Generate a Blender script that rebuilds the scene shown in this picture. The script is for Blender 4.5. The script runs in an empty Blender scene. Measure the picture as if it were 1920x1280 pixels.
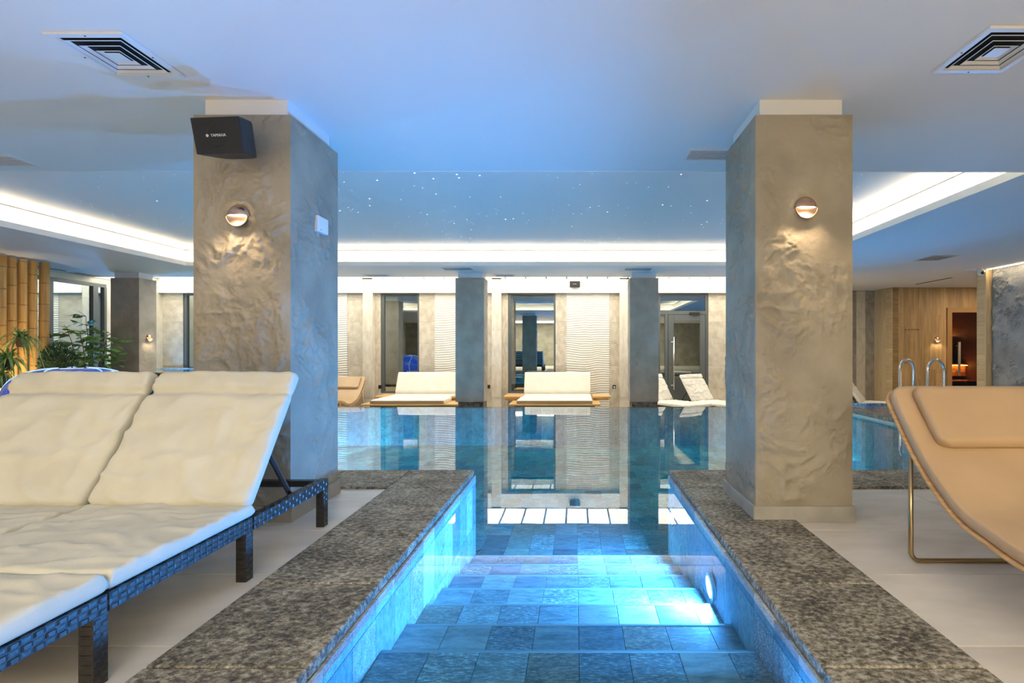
import bpy, bmesh, math, random
from mathutils import Vector, Matrix, noise
random.seed(7)
sc = bpy.context.scene
COL = sc.collection
PI = math.pi
# ------------------------------------------------------------------ camera, world, exposure
F = 917.0            # focal length in pixels of the 1920x1280 photograph
VX, VY = 1080.0, 653.0   # vanishing point
HC = 1.125           # eye height above the pool coping (z = 0)
cam_d = bpy.data.cameras.new('camera')
cam = bpy.data.objects.new('camera', cam_d); COL.objects.link(cam)
cam.location = (0, 0, HC); cam.rotation_euler = (PI/2, 0, 0)
cam_d.sensor_width = 36; cam_d.sensor_fit = 'HORIZONTAL'
cam_d.lens = F/1920*36
cam_d.shift_x = -(VX-960)/1920; cam_d.shift_y = (VY-640)/1920
cam_d.clip_start = 0.05; cam_d.clip_end = 200
sc.camera = cam
w = bpy.data.worlds.new('world'); sc.world = w; w.use_nodes = True
w.node_tree.nodes['Background'].inputs[0].default_value = (0.10, 0.16, 0.2, 1)
w.node_tree.nodes['Background'].inputs[1].default_value = 0.25
sc.view_settings.view_transform = 'Standard'
sc.view_settings.look = 'None'
sc.view_settings.gamma = 1.0
sc.view_settings.use_curve_mapping = False
sc.view_settings.exposure = 0.0
sc.cycles.use_denoising = True
sc.cycles.max_bounces = 7; sc.cycles.diffuse_bounces = 4; sc.cycles.glossy_bounces = 3
sc.cycles.use_adaptive_sampling = True; sc.cycles.adaptive_threshold = 0.04
sc.cycles.transparent_max_bounces = 12
sc.cycles.caustics_reflective = False; sc.cycles.caustics_refractive = False
sc.cycles.sample_clamp_indirect = 6.0

LUM = 4.6        # luminous ceiling by the far wall
BACK_FILL = 14.2   # unseen fill panels added behind the camera to warm the foreground
COVE = 60.0      # LED strips in the ceiling recess
POOL = 125.0      # watts of one pool lamp
POOLC = (0.08, 0.35, 1.0)
MAINC = (0.12, 0.50, 1.0)
WARM = (1.0, 0.86, 0.66)

# ------------------------------------------------------------------ helpers
def px(x, y, Y):   # photo pixel + depth -> world point
    return Vector(((x-VX)/F*Y, Y, HC-(y-VY)/F*Y))
WORLD = set()
def tag(o, label=None, cat=None, group=None, kind=None):
    if label: o['label'] = label
    if cat: o['category'] = cat
    if group: o['group'] = group
    if kind: o['kind'] = kind
    return o
def thing(name, label, cat, loc=(0,0,0), rz=0, group=None, world=True):
    o = bpy.data.objects.new(name, None); COL.objects.link(o)
    o.location = loc; o.rotation_euler = (0, 0, rz); o.empty_display_size = 0.1
    tag(o, label, cat, group)
    if world: WORLD.add(o.name)
    return o
class G:
    def __init__(s): s.v = []; s.f = []
    def add(s, vs, fs):
        b = len(s.v); s.v += [tuple(v) for v in vs]; s.f += [tuple(b+i for i in f) for f in fs]; return s
    def box(s, x0, x1, y0, y1, z0, z1):
        vs = [(x0,y0,z0),(x1,y0,z0),(x1,y1,z0),(x0,y1,z0),(x0,y0,z1),(x1,y0,z1),(x1,y1,z1),(x0,y1,z1)]
        return s.add(vs, [(3,2,1,0),(4,5,6,7),(0,1,5,4),(1,2,6,5),(2,3,7,6),(3,0,4,7)])
    def prism(s, poly, z0, z1):
        n = len(poly)
        vs = [(x,y,z0) for x,y in poly]+[(x,y,z1) for x,y in poly]
        return s.add(vs, [tuple(range(n-1,-1,-1)), tuple(range(n,2*n))]+[(i,(i+1)%n,n+(i+1)%n,n+i) for i in range(n)])
    def tube(s, path, r, n=10, closed=False, caps=True):
        P = [Vector(p) for p in path]; m = len(P); R = r if isinstance(r,(list,tuple)) else [r]*m
        rings = []; up = None
        for i in range(m):
            if closed: t = P[(i+1)%m]-P[i-1]
            else: t = P[min(i+1,m-1)]-P[max(i-1,0)]
            t = t.normalized() if t.length > 1e-9 else Vector((0,0,1))
            if up is None:
                up = t.orthogonal().normalized()
            else:
                up = (up - t*up.dot(t)); up = up.normalized() if up.length > 1e-6 else t.orthogonal().normalized()
            q = t.cross(up)
            rings.append([P[i]+(up*math.cos(2*PI*k/n)+q*math.sin(2*PI*k/n))*R[i] for k in range(n)])
        vs = [v for rg in rings for v in rg]; fs = []
        for i in range(m if closed else m-1):
            j = (i+1)%m
            for k in range(n): fs.append((i*n+k, i*n+(k+1)%n, j*n+(k+1)%n, j*n+k))
        if caps and not closed: fs += [tuple(range(n-1,-1,-1)), tuple(range((m-1)*n, m*n))]
        return s.add(vs, fs)
    def lathe(s, prof, c, n=24, axis='z'):
        vs = []; fs = []; m = len(prof)
        for r, h in prof:
            for k in range(n):
                a = 2*PI*k/n; u, v_ = r*math.cos(a), r*math.sin(a)
                if axis == 'z': p = (c[0]+u, c[1]+v_, c[2]+h)
                elif axis == 'y': p = (c[0]+u, c[1]-h, c[2]+v_)
                else: p = (c[0]-h, c[1]+u, c[2]+v_)
                vs.append(p)
        for i in range(m-1):
            for k in range(n): fs.append((i*n+k, i*n+(k+1)%n, (i+1)*n+(k+1)%n, (i+1)*n+k))
        if prof[0][0] > 1e-5: fs.append(tuple(range(n-1,-1,-1)))
        if prof[-1][0] > 1e-5: fs.append(tuple(range((m-1)*n, m*n)))
        return s.add(vs, fs)
    def mesh(s, name, mat, smooth=False):
        me = bpy.data.meshes.new(name); me.from_pydata(s.v, [], s.f); me.update()
        if mat: me.materials.append(mat)
        bm = bmesh.new(); bm.from_mesh(me); bmesh.ops.recalc_face_normals(bm, faces=bm.faces); bm.to_mesh(me); bm.free()
        if smooth: me.polygons.foreach_set('use_smooth', [True]*len(me.polygons))
        return me
    def build(s, name, mat, parent=None, smooth=False, bevel=0, seg=1, kind=None, local=False, fix=True):
        off = parent.location if (parent is not None and parent.name in WORLD and not local) else None
        if off is not None and off.length > 0: s.v = [(v[0]-off.x, v[1]-off.y, v[2]-off.z) for v in s.v]
        me = s.mesh(name, mat, smooth)
        o = bpy.data.objects.new(name, me); COL.objects.link(o)
        if parent is not None: o.parent = parent
        if bevel:
            md = o.modifiers.new('bevel', 'BEVEL'); md.width = bevel; md.segments = seg; md.limit_method = 'ANGLE'; md.angle_limit = 0.7
        if kind: o['kind'] = kind
        return o
def piece(name, me, loc, parent, scale=(1,1,1), rot=(0,0,0)):
    o = bpy.data.objects.new(name, me); COL.objects.link(o)
    l = Vector(loc)
    if parent is not None:
        o.parent = parent
        if parent.name in WORLD: l = l - parent.location
    o.location = l; o.scale = scale; o.rotation_euler = rot
    return o
def struct(name, g, mat, bevel=0, smooth=False, parent=None):
    o = g.build(name, mat, parent, bevel=bevel, smooth=smooth)
    if parent is None: o['kind'] = 'structure'
    return o
def copy_tree(o, parent=None):
    c = o.copy(); COL.objects.link(c)
    if parent is not None: c.parent = parent
    for ch in list(o.children): copy_tree(ch, c)
    return c
def bevel_box_mesh(name, sx, sy, sz, b, mat):   # unit piece centred in x/y, top at z=0
    bm = bmesh.new(); bmesh.ops.create_cube(bm, size=1)
    for v in bm.verts: v.co = Vector((v.co.x*sx, v.co.y*sy, (v.co.z-0.5)*sz))
    if b > 0:
        es = [e for e in bm.edges if e.verts[0].co.z > -1e-6 and e.verts[1].co.z > -1e-6]
        bmesh.ops.bevel(bm, geom=es, offset=b, segments=1, affect='EDGES')
    me = bpy.data.meshes.new(name); bm.to_mesh(me); bm.free(); me.materials.append(mat); return me

# ------------------------------------------------------------------ materials
def newmat(name):
    m = bpy.data.materials.new(name); m.use_nodes = True
    nt = m.node_tree; return m, nt, nt.nodes['Principled BSDF']
def N(nt, t, **kw):
    n = nt.nodes.new(t)
    for k, v in kw.items():
        if k in n.inputs: n.inputs[k].default_value = v
        else: setattr(n, k, v)
    return n
def ramp(nt, stops):
    r = nt.nodes.new('ShaderNodeValToRGB'); e = r.color_ramp.elements
    while len(e) < len(stops): e.new(0.5)
    for i, (p, c) in enumerate(stops): e[i].position = p; e[i].color = (*c, 1)
    return r
def plain(name, col, rough=0.5, metal=0.0, spec=0.5, coat=0.0):
    m, nt, b = newmat(name)
    b.inputs['Base Color'].default_value = (*col, 1); b.inputs['Roughness'].default_value = rough
    b.inputs['Metallic'].default_value = metal; b.inputs['Specular IOR Level'].default_value = spec
    b.inputs['Coat Weight'].default_value = coat
    return m
def noisy(name, c1, c2, scale=8, rough=0.6, bump=0.0, bscale=None, detail=6, spec=0.4, stretch=(1,1,1), rnd=0.0, lo=0.35, hi=0.65, bdist=0.01, metal=0.0):
    m, nt, b = newmat(name); L = nt.links
    tc = N(nt, 'ShaderNodeTexCoord'); mp = N(nt, 'ShaderNodeMapping'); mp.inputs['Scale'].default_value = stretch
    L.new(tc.outputs['Object'], mp.inputs['Vector'])
    oi = N(nt, 'ShaderNodeObjectInfo'); mu = N(nt, 'ShaderNodeMath', operation='MULTIPLY'); mu.inputs[1].default_value = 37.0
    L.new(oi.outputs['Random'], mu.inputs[0]); L.new(mu.outputs[0], mp.inputs['Location'])
    nz = N(nt, 'ShaderNodeTexNoise'); nz.inputs['Scale'].default_value = scale; nz.inputs['Detail'].default_value = detail
    L.new(mp.outputs[0], nz.inputs['Vector'])
    r = ramp(nt, [(lo, c1), (hi, c2)]); L.new(nz.outputs['Fac'], r.inputs[0])
    out = r.outputs[0]
    if rnd:
        hs = N(nt, 'ShaderNodeHueSaturation'); ma = N(nt, 'ShaderNodeMapRange'); ma.inputs['To Min'].default_value = 1-rnd; ma.inputs['To Max'].default_value = 1+rnd
        L.new(oi.outputs['Random'], ma.inputs['Value']); L.new(ma.outputs[0], hs.inputs['Value']); L.new(out, hs.inputs['Color']); out = hs.outputs[0]
    L.new(out, b.inputs['Base Color'])
    b.inputs['Roughness'].default_value = rough; b.inputs['Specular IOR Level'].default_value = spec; b.inputs['Metallic'].default_value = metal
    if bump:
        n2 = N(nt, 'ShaderNodeTexNoise'); n2.inputs['Scale'].default_value = bscale or scale*4; n2.inputs['Detail'].default_value = 5
        L.new(mp.outputs[0], n2.inputs['Vector'])
        bp = N(nt, 'ShaderNodeBump'); bp.inputs['Strength'].default_value = bump; bp.inputs['Distance'].default_value = bdist
        L.new(n2.outputs['Fac'], bp.inputs['Height']); L.new(bp.outputs[0], b.inputs['Normal'])
    return m
def emis(name, col, strength):
    m, nt, b = newmat(name)
    b.inputs['Base Color'].default_value = (*col, 1); b.inputs['Emission Color'].default_value = (*col, 1); b.inputs['Emission Strength'].default_value = strength
    return m
M = {}
M['ceiling'] = plain('ceiling_paint', (0.80, 0.80, 0.80), 0.55, spec=0.3)
M['white'] = plain('white_paint', (0.84, 0.82, 0.76), 0.5)
M['plaster'] = noisy('taupe_plaster', (0.29, 0.25, 0.185), (0.38, 0.33, 0.245), 3.0, 0.78, 0.5, 28, spec=0.35, bdist=0.01)
M['plaster_grey'] = noisy('grey_plaster', (0.36, 0.31, 0.245), (0.47, 0.41, 0.33), 3.0, 0.7, 0.4, 26, spec=0.3)
M['stonewall'] = noisy('rough_stone_plaster', (0.24, 0.25, 0.25), (0.40, 0.41, 0.40), 2.2, 0.75, 0.8, 22, spec=0.3, bdist=0.02)
M['skirting'] = noisy('skirting_tile', (0.33, 0.31, 0.27), (0.42, 0.40, 0.35), 5, 0.45, 0.05, 40)
M['grout'] = plain('grey_grout', (0.27, 0.26, 0.24), 0.8)
M['floor'] = noisy('porcelain_floor_tile', (0.60, 0.55, 0.475), (0.73, 0.675, 0.59), 2.2, 0.42, 0.06, 90, detail=9, stretch=(1, 2.2, 1), rnd=0.05, bdist=0.004)
M['wall_tile'] = noisy('beige_concrete_tile', (0.52, 0.45, 0.34), (0.68, 0.61, 0.48), 3.0, 0.5, 0.03, 40, rnd=0.07)
M['wall_tile_grey'] = noisy('grey_concrete_tile', (0.30, 0.27, 0.22), (0.42, 0.38, 0.31), 3.0, 0.5, 0.03, 40, rnd=0.08)
M['pilaster'] = noisy('pale_pilaster_tile', (0.64, 0.57, 0.45), (0.76, 0.70, 0.57), 3.0, 0.5, 0.03, 40, rnd=0.04)
M['wavy'] = plain('white_wave_panel', (0.82, 0.78, 0.68), 0.5)
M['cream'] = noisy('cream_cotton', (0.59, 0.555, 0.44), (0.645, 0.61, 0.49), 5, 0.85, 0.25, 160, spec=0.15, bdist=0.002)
M['cream_far'] = noisy('white_canvas_lit_cream', (0.80, 0.76, 0.66), (0.85, 0.81, 0.71), 5, 0.85, 0.1, 120, spec=0.15, bdist=0.002)
M['wicker'] = noisy('dark_wicker', (0.012, 0.011, 0.011), (0.03, 0.027, 0.024), 40, 0.33, 0.3, 300, spec=0.6, bdist=0.002)
M['black_metal'] = plain('black_metal', (0.015, 0.014, 0.014), 0.4)
M['leather'] = noisy('tan_leather', (0.49, 0.335, 0.19), (0.55, 0.38, 0.22), 2.5, 0.42, 0.12, 220, spec=0.4, bdist=0.002)
M['plywood'] = noisy('bent_plywood', (0.50, 0.29, 0.13), (0.66, 0.42, 0.21), 6, 0.45, 0, stretch=(1, 1, 14))
M['bronze'] = plain('bronze_tube', (0.42, 0.31, 0.17), 0.28, 0.9)
M['copper'] = plain('copper_metal', (0.62, 0.40, 0.27), 0.26, 0.95)
M['chrome'] = plain('polished_steel', (0.75, 0.76, 0.78), 0.1, 1.0)
M['black'] = plain('black_plastic', (0.012, 0.012, 0.013), 0.45)
M['dark'] = plain('dark_void', (0.006, 0.006, 0.006), 0.9)
M['grille'] = noisy('speaker_grille', (0.010, 0.010, 0.010), (0.022, 0.022, 0.021), 900, 0.55, 0.4, 900, bdist=0.002)
M['logo'] = plain('white_lettering', (0.8, 0.8, 0.78), 0.4)
M['whiteplast'] = plain('white_plastic', (0.78, 0.78, 0.78), 0.35)
M['alu'] = plain('grey_aluminium_frame', (0.13, 0.145, 0.14), 0.38, 0.3)
M['wood'] = noisy('oak_plank', (0.38, 0.245, 0.11), (0.58, 0.40, 0.195), 3.0, 0.5, 0.05, 60, stretch=(7, 7, 0.5), rnd=0.17, lo=0.3, hi=0.7)
M['wood_light'] = noisy('light_oak_board', (0.56, 0.41, 0.22), (0.70, 0.54, 0.31), 3.0, 0.5, 0.05, 60, stretch=(1, 1, 9), rnd=0.10, lo=0.3, hi=0.7)
M['wood_deck'] = noisy('honey_wood', (0.60, 0.36, 0.13), (0.72, 0.46, 0.19), 4, 0.4, 0, stretch=(0.6, 6, 6))
M['sauna'] = noisy('dark_sauna_wood', (0.06, 0.028, 0.010), (0.13, 0.06, 0.022), 4, 0.5, 0, stretch=(0.7, 6, 6), rnd=0.15)
M['sauna_bench'] = noisy('sauna_bench_wood', (0.42, 0.20, 0.07), (0.55, 0.28, 0.10), 4, 0.5, 0, stretch=(0.7, 6, 6), rnd=0.1)
M['sauna_wall'] = noisy('sauna_wall_wood', (0.16, 0.075, 0.028), (0.26, 0.13, 0.05), 4, 0.5, 0, stretch=(0.7, 6, 6), rnd=0.15)
M['terracotta'] = plain('tan_pot', (0.42, 0.24, 0.12), 0.6)
M['greypot'] = plain('grey_pot', (0.07, 0.07, 0.068), 0.6)
M['soil'] = plain('soil', (0.02, 0.014, 0.01), 0.95)
M['bark'] = plain('brown_bark', (0.16, 0.09, 0.05), 0.8)
M['leaf'] = noisy('ficus_leaf', (0.09, 0.21, 0.04), (0.24, 0.44, 0.09), 6, 0.45, rnd=0)
M['blade'] = noisy('spider_plant_leaf', (0.14, 0.30, 0.06), (0.42, 0.56, 0.18), 9, 0.45)
M['conifer'] = noisy('conifer_needles', (0.03, 0.07, 0.025), (0.08, 0.14, 0.045), 12, 0.7)
M['gutter'] = noisy('wet_dark_stone', (0.03, 0.03, 0.028), (0.10, 0.095, 0.085), 18, 0.25, 0.5, 30)
M['rock'] = noisy('rock_face_stone', (0.05, 0.05, 0.045), (0.22, 0.21, 0.185), 14, 0.6, 1.0, 20, bdist=0.03)
M['led'] = emis('led_strip', (1.0, 0.82, 0.54), COVE)
M['lum'] = emis('luminous_panel', (1.0, 0.925, 0.79), LUM)
M['fill_back'] = emis('fill_panel_back', (0.98, 0.88, 0.69), BACK_FILL)
M['fill_warm'] = emis('fill_panel_warm', (1.0, 0.76, 0.50), 16.0)
M['star'] = emis('fibre_star', (0.9, 0.95, 1.0), 3.0)
M['sconce_led'] = emis('sconce_lens', (1.0, 0.80, 0.58), 28.0)
M['pool_lens'] = emis('pool_lamp_lens', (0.55, 0.80, 1.0), 14.0)

def bamboo_mat():
    m, nt, b = newmat('bamboo_cane'); L = nt.links
    tc = N(nt, 'ShaderNodeTexCoord'); mp = N(nt, 'ShaderNodeMapping'); mp.inputs['Scale'].default_value = (30, 30, 1.2)
    L.new(tc.outputs['Object'], mp.inputs[0]); nz = N(nt, 'ShaderNodeTexNoise'); nz.inputs['Scale'].default_value = 1.0; nz.inputs['Detail'].default_value = 6
    L.new(mp.outputs[0], nz.inputs['Vector'])
    r = ramp(nt, [(0.3, (0.56, 0.28, 0.06)), (0.7, (0.78, 0.46, 0.14))]); L.new(nz.outputs['Fac'], r.inputs[0])
    oi = N(nt, 'ShaderNodeObjectInfo'); hs = N(nt, 'ShaderNodeHueSaturation'); ma = N(nt, 'ShaderNodeMapRange'); ma.inputs['To Min'].default_value = 0.8; ma.inputs['To Max'].default_value = 1.15
    L.new(oi.outputs['Random'], ma.inputs['Value']); L.new(ma.outputs[0], hs.inputs['Value']); L.new(r.outputs[0], hs.inputs['Color'])
    L.new(hs.outputs[0], b.inputs['Base Color']); b.inputs['Roughness'].default_value = 0.38
    return m
M['bamboo'] = bamboo_mat()
def granite_mat():
    m, nt, b = newmat('flamed_granite'); L = nt.links
    tc = N(nt, 'ShaderNodeTexCoord'); oi = N(nt, 'ShaderNodeObjectInfo')
    mp = N(nt, 'ShaderNodeMapping'); mu = N(nt, 'ShaderNodeMath', operation='MULTIPLY'); mu.inputs[1].default_value = 19.0
    L.new(oi.outputs['Random'], mu.inputs[0]); L.new(mu.outputs[0], mp.inputs['Location']); L.new(tc.outputs['Object'], mp.inputs['Vector'])
    st = N(nt, 'ShaderNodeMapping'); st.inputs['Scale'].default_value = (0.8, 1.15, 1); st.inputs['Rotation'].default_value = (0, 0, 0.35); L.new(mp.outputs[0], st.inputs['Vector'])
    a = N(nt, 'ShaderNodeTexNoise'); a.inputs['Scale'].default_value = 42; a.inputs['Detail'].default_value = 8; a.inputs['Roughness'].default_value = 0.75
    L.new(st.outputs[0], a.inputs['Vector'])
    big = N(nt, 'ShaderNodeTexNoise'); big.inputs['Scale'].default_value = 4; big.inputs['Detail'].default_value = 4; L.new(mp.outputs[0], big.inputs['Vector'])
    ad = N(nt, 'ShaderNodeMath', operation='MULTIPLY_ADD'); ad.inputs[1].default_value = 0.32; L.new(big.outputs['Fac'], ad.inputs[0]); L.new(a.outputs['Fac'], ad.inputs[2])
    r = ramp(nt, [(0.50, (0.022, 0.020, 0.017)), (0.60, (0.10, 0.088, 0.066)), (0.69, (0.26, 0.23, 0.17)), (0.80, (0.50, 0.46, 0.37))])
    L.new(ad.outputs[0], r.inputs[0]); L.new(r.outputs[0], b.inputs['Base Color'])
    b.inputs['Roughness'].default_value = 0.62; b.inputs['Specular IOR Level'].default_value = 0.35
    bp = N(nt, 'ShaderNodeBump'); bp.inputs['Strength'].default_value = 0.6; bp.inputs['Distance'].default_value = 0.006
    L.new(ad.outputs[0], bp.inputs['Height']); L.new(bp.outputs[0], b.inputs['Normal'])
    return m
M['granite'] = granite_mat()
def slate_mat(name, joints=False):
    m, nt, b = newmat(name); L = nt.links
    tc = N(nt, 'ShaderNodeTexCoord'); oi = N(nt, 'ShaderNodeObjectInfo')
    mp = N(nt, 'ShaderNodeMapping'); mu = N(nt, 'ShaderNodeMath', operation='MULTIPLY'); mu.inputs[1].default_value = 53.0
    L.new(oi.outputs['Random'], mu.inputs[0]); L.new(mu.outputs[0], mp.inputs['Location']); L.new(tc.outputs['Object'], mp.inputs['Vector'])
    if joints:   # far tiles, too small to tell apart one by one: a cell colour in the material
        br = N(nt, 'ShaderNodeTexBrick'); br.offset = 0.5
        br.inputs['Scale'].default_value = 1.0; br.inputs['Brick Width'].default_value = 0.236; br.inputs['Row Height'].default_value = 0.36
        br.inputs['Mortar Size'].default_value = 0.004; br.inputs['Color1'].default_value = (0, 0, 0, 1); br.inputs['Color2'].default_value = (1, 1, 1, 1); br.inputs['Mortar'].default_value = (0.4, 0.4, 0.4, 1)
        L.new(tc.outputs['Object'], br.inputs['Vector']); rv = br.outputs['Color']
    else: rv = oi.outputs['Random']
    base = ramp(nt, [(0.0, (0.16, 0.21, 0.24)), (0.22, (0.32, 0.35, 0.36)), (0.45, (0.52, 0.53, 0.50)), (0.62, (0.40, 0.31, 0.25)), (0.8, (0.27, 0.34, 0.37)), (1.0, (0.60, 0.56, 0.46))])
    L.new(rv, base.inputs[0])
    if not joints:
        for e_ in base.color_ramp.elements: e_.color = tuple(min(0.85, c_*1.3) for c_ in e_.color[:3])+(1,)
    if joints:
        for e_ in base.color_ramp.elements: e_.color = (min(1, e_.color[0]*1.35), min(1, e_.color[1]*1.5), min(1, e_.color[2]*1.5), 1)
    nz = N(nt, 'ShaderNodeTexNoise'); nz.inputs['Scale'].default_value = 7; nz.inputs['Detail'].default_value = 9; nz.inputs['Roughness'].default_value = 0.65; nz.inputs['Distortion'].default_value = 0.7
    L.new(mp.outputs[0], nz.inputs['Vector'])
    vr = ramp(nt, [(0.3, (0.5, 0.5, 0.52)), (0.55, (1, 1, 1)), (0.75, (1.4, 1.3, 1.15))]); L.new(nz.outputs['Fac'], vr.inputs[0])
    sp = N(nt, 'ShaderNodeTexNoise'); sp.inputs['Scale'].default_value = 34; sp.inputs['Detail'].default_value = 5; sp.inputs['Roughness'].default_value = 0.7; L.new(mp.outputs[0], sp.inputs['Vector'])
    spr = ramp(nt, [(0.44, (0.55, 0.57, 0.6)), (0.53, (1.0, 1.0, 1.0)), (0.60, (1.75, 1.75, 1.7))]); L.new(sp.outputs['Fac'], spr.inputs[0])
    fm = N(nt, 'ShaderNodeMath', operation='MULTIPLY'); fm.inputs[1].default_value = 6.37; L.new(oi.outputs['Random'], fm.inputs[0])
    fc = N(nt, 'ShaderNodeMath', operation='FRACT'); L.new(fm.outputs[0], fc.inputs[0])
    fp = N(nt, 'ShaderNodeMath', operation='POWER'); fp.inputs[1].default_value = 1.6; L.new(fc.outputs[0], fp.inputs[0])
    ms = N(nt, 'ShaderNodeMix', data_type='RGBA', blend_type='MULTIPLY'); L.new(fp.outputs[0], ms.inputs['Factor'])
    L.new(vr.outputs[0], ms.inputs[6]); L.new(spr.outputs[0], ms.inputs[7])
    mx = N(nt, 'ShaderNodeMix', data_type='RGBA', blend_type='MULTIPLY'); mx.inputs['Factor'].default_value = 1.0
    L.new(base.outputs[0], mx.inputs[6]); L.new(ms.outputs[2], mx.inputs[7]); L.new(mx.outputs[2], b.inputs['Base Color'])
    b.inputs['Roughness'].default_value = 0.6; b.inputs['Specular IOR Level'].default_value = 0.15
    bp = N(nt, 'ShaderNodeBump'); bp.inputs['Strength'].default_value = 0.25; bp.inputs['Distance'].default_value = 0.01
    L.new(nz.outputs['Fac'], bp.inputs['Height']); L.new(bp.outputs[0], b.inputs['Normal'])
    return m
M['slate'] = slate_mat('slate_pool_tile'); M['slate_far'] = slate_mat('slate_pool_tile_far', True)
M['band'] = noisy('pale_waterline_tile', (0.50, 0.46, 0.36), (0.66, 0.61, 0.49), 6, 0.4, rnd=0.12)
M['nosing'] = plain('pale_step_nosing', (0.55, 0.57, 0.56), 0.5)
def water_mat(name, tint, bump):
    m = bpy.data.materials.new(name); m.use_nodes = True; nt = m.node_tree; L = nt.links
    for n in list(nt.nodes): nt.nodes.remove(n)
    out = N(nt, 'ShaderNodeOutputMaterial'); mix = N(nt, 'ShaderNodeMixShader')
    tr = N(nt, 'ShaderNodeBsdfTransparent'); tr.inputs[0].default_value = (*tint, 1)
    gl = N(nt, 'ShaderNodeBsdfGlossy'); gl.inputs['Roughness'].default_value = 0.0; gl.inputs['Color'].default_value = (1, 1, 1, 1)
    fr = N(nt, 'ShaderNodeFresnel'); fr.inputs['IOR'].default_value = 1.52
    tc = N(nt, 'ShaderNodeTexCoord'); mp = N(nt, 'ShaderNodeMapping'); mp.inputs['Scale'].default_value = (0.7, 1.6, 1); L.new(tc.outputs['Object'], mp.inputs[0])
    nz = N(nt, 'ShaderNodeTexNoise'); nz.inputs['Scale'].default_value = 2.2; nz.inputs['Detail'].default_value = 3; L.new(mp.outputs[0], nz.inputs['Vector'])
    bp = N(nt, 'ShaderNodeBump'); bp.inputs['Strength'].default_value = bump; bp.inputs['Distance'].default_value = 0.01
    L.new(nz.outputs['Fac'], bp.inputs['Height']); L.new(bp.outputs[0], gl.inputs['Normal'])
    L.new(fr.outputs[0], mix.inputs[0]); L.new(tr.outputs[0], mix.inputs[1]); L.new(gl.outputs[0], mix.inputs[2]); L.new(mix.outputs[0], out.inputs[0])
    return m
M['water'] = water_mat('pool_water', (0.16, 0.88, 0.95), 0.02)
M['water_shallow'] = water_mat('shallow_pool_water', (0.58, 0.95, 1.0), 0.02)
def glass_mat(name, refl, tint):
    m = bpy.data.materials.new(name); m.use_nodes = True; nt = m.node_tree; L = nt.links
    for n in list(nt.nodes): nt.nodes.remove(n)
    out = N(nt, 'ShaderNodeOutputMaterial'); mix = N(nt, 'ShaderNodeMixShader'); mix.inputs[0].default_value = refl
    tr = N(nt, 'ShaderNodeBsdfTransparent'); tr.inputs[0].default_value = (*tint, 1)
    gl = N(nt, 'ShaderNodeBsdfGlossy'); gl.inputs['Roughness'].default_value = 0.0; gl.inputs['Color'].default_value = (0.85, 0.95, 0.97, 1)
    L.new(tr.outputs[0], mix.inputs[1]); L.new(gl.outputs[0], mix.inputs[2]); L.new(mix.outputs[0], out.inputs[0])
    return m
M['glass'] = glass_mat('reflective_window_glass', 0.42, (0.3, 0.38, 0.38))
M['glass_left'] = glass_mat('reflective_side_glass', 0.6, (0.3, 0.38, 0.40))
M['glass_door'] = glass_mat('sauna_door_glass', 0.06, (0.75, 0.68, 0.6))

# ------------------------------------------------------------------ key levels
ZC = HC + 1.664      # ceiling
ZF = -0.02           # deck floor
ZW = -0.085          # water
ZD = -0.55           # lower deck beyond the infinity edge
ZS = 3.135           # recessed star ceiling
XL, XR = -11.3, 8.8  # side walls
YB = -5.5            # wall behind the camera
YF = 13.4            # far wall
CHL, CHR = -0.93, 0.855   # entry channel, inner faces of the tile
PXL, PXR = -6.0, 5.05     # pool sides
PY0, PY1 = 4.54, 10.0     # pool near and far edge
OX0, OX1, OY0, OY1 = -7.83, 4.28, 4.61, 9.84   # ceiling recess opening

# ------------------------------------------------------------------ floor
fl = struct('floor', G().box(XL, CHL-0.60, YB, 3.98, -0.5, ZF-0.012).box(CHR+0.595, XR, YB, 3.98, -0.5, ZF-0.012)
            .box(CHL-0.60, CHR+0.595, YB, 0.62, -0.5, ZF-0.012).box(XL, PXL-0.35, 3.98, 10.4, -0.5, ZF-0.012).box(6.62, XR, 3.98, 10.4, -0.5, ZF-0.012)
            .box(PXR+0.35, 6.62, 3.98, 7.0, -0.5, ZF-0.012), M['grout'])
deck = struct('floor_lower_deck', G().box(XL, 12.2, 10.35, 14.4, -0.9, ZD), M['floor'])
TW, TD = 1.2, 0.6
tile_me = bevel_box_mesh('floor_tile', TW-0.004, TD-0.004, 0.012, 0.0015, M['floor'])
def floor_tiles(x0, x1, y0, y1, ax, ay):
    i0 = math.floor((x0-ax)/TW); j0 = math.floor((y0-ay)/TD)
    j = j0
    while ay+j*TD < y1-1e-6:
        i = i0
        while ax+i*TW < x1-1e-6:
            a, b = max(x0, ax+i*TW), min(x1, ax+(i+1)*TW); c, d = max(y0, ay+j*TD), min(y1, ay+(j+1)*TD)
            if b-a > 0.03 and d-c > 0.03:
                piece('floor_tile', tile_me, ((a+b)/2, (c+d)/2, ZF), fl, ((b-a)/TW, (d-c)/TD, 1))
            i += 1
        j += 1
floor_tiles(-4.6, CHL-0.60, 0.68, 3.98, CHL-0.60, 1.88)
floor_tiles(CHR+0.595, 5.0, 0.68, 3.98, CHR+0.595, 1.88)
struct('floor_plain_deck', G().box(XL, -4.602, YB, 3.98, -0.4, ZF).box(5.002, XR, YB, 3.98, -0.4, ZF).box(XL, PXL-0.35, 3.98, 10.4, -0.4, ZF)
       .box(6.62, XR, 3.98, 10.4, -0.4, ZF).box(-4.602, 5.002, YB, 0.62, -0.4, ZF), M['floor'])

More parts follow.
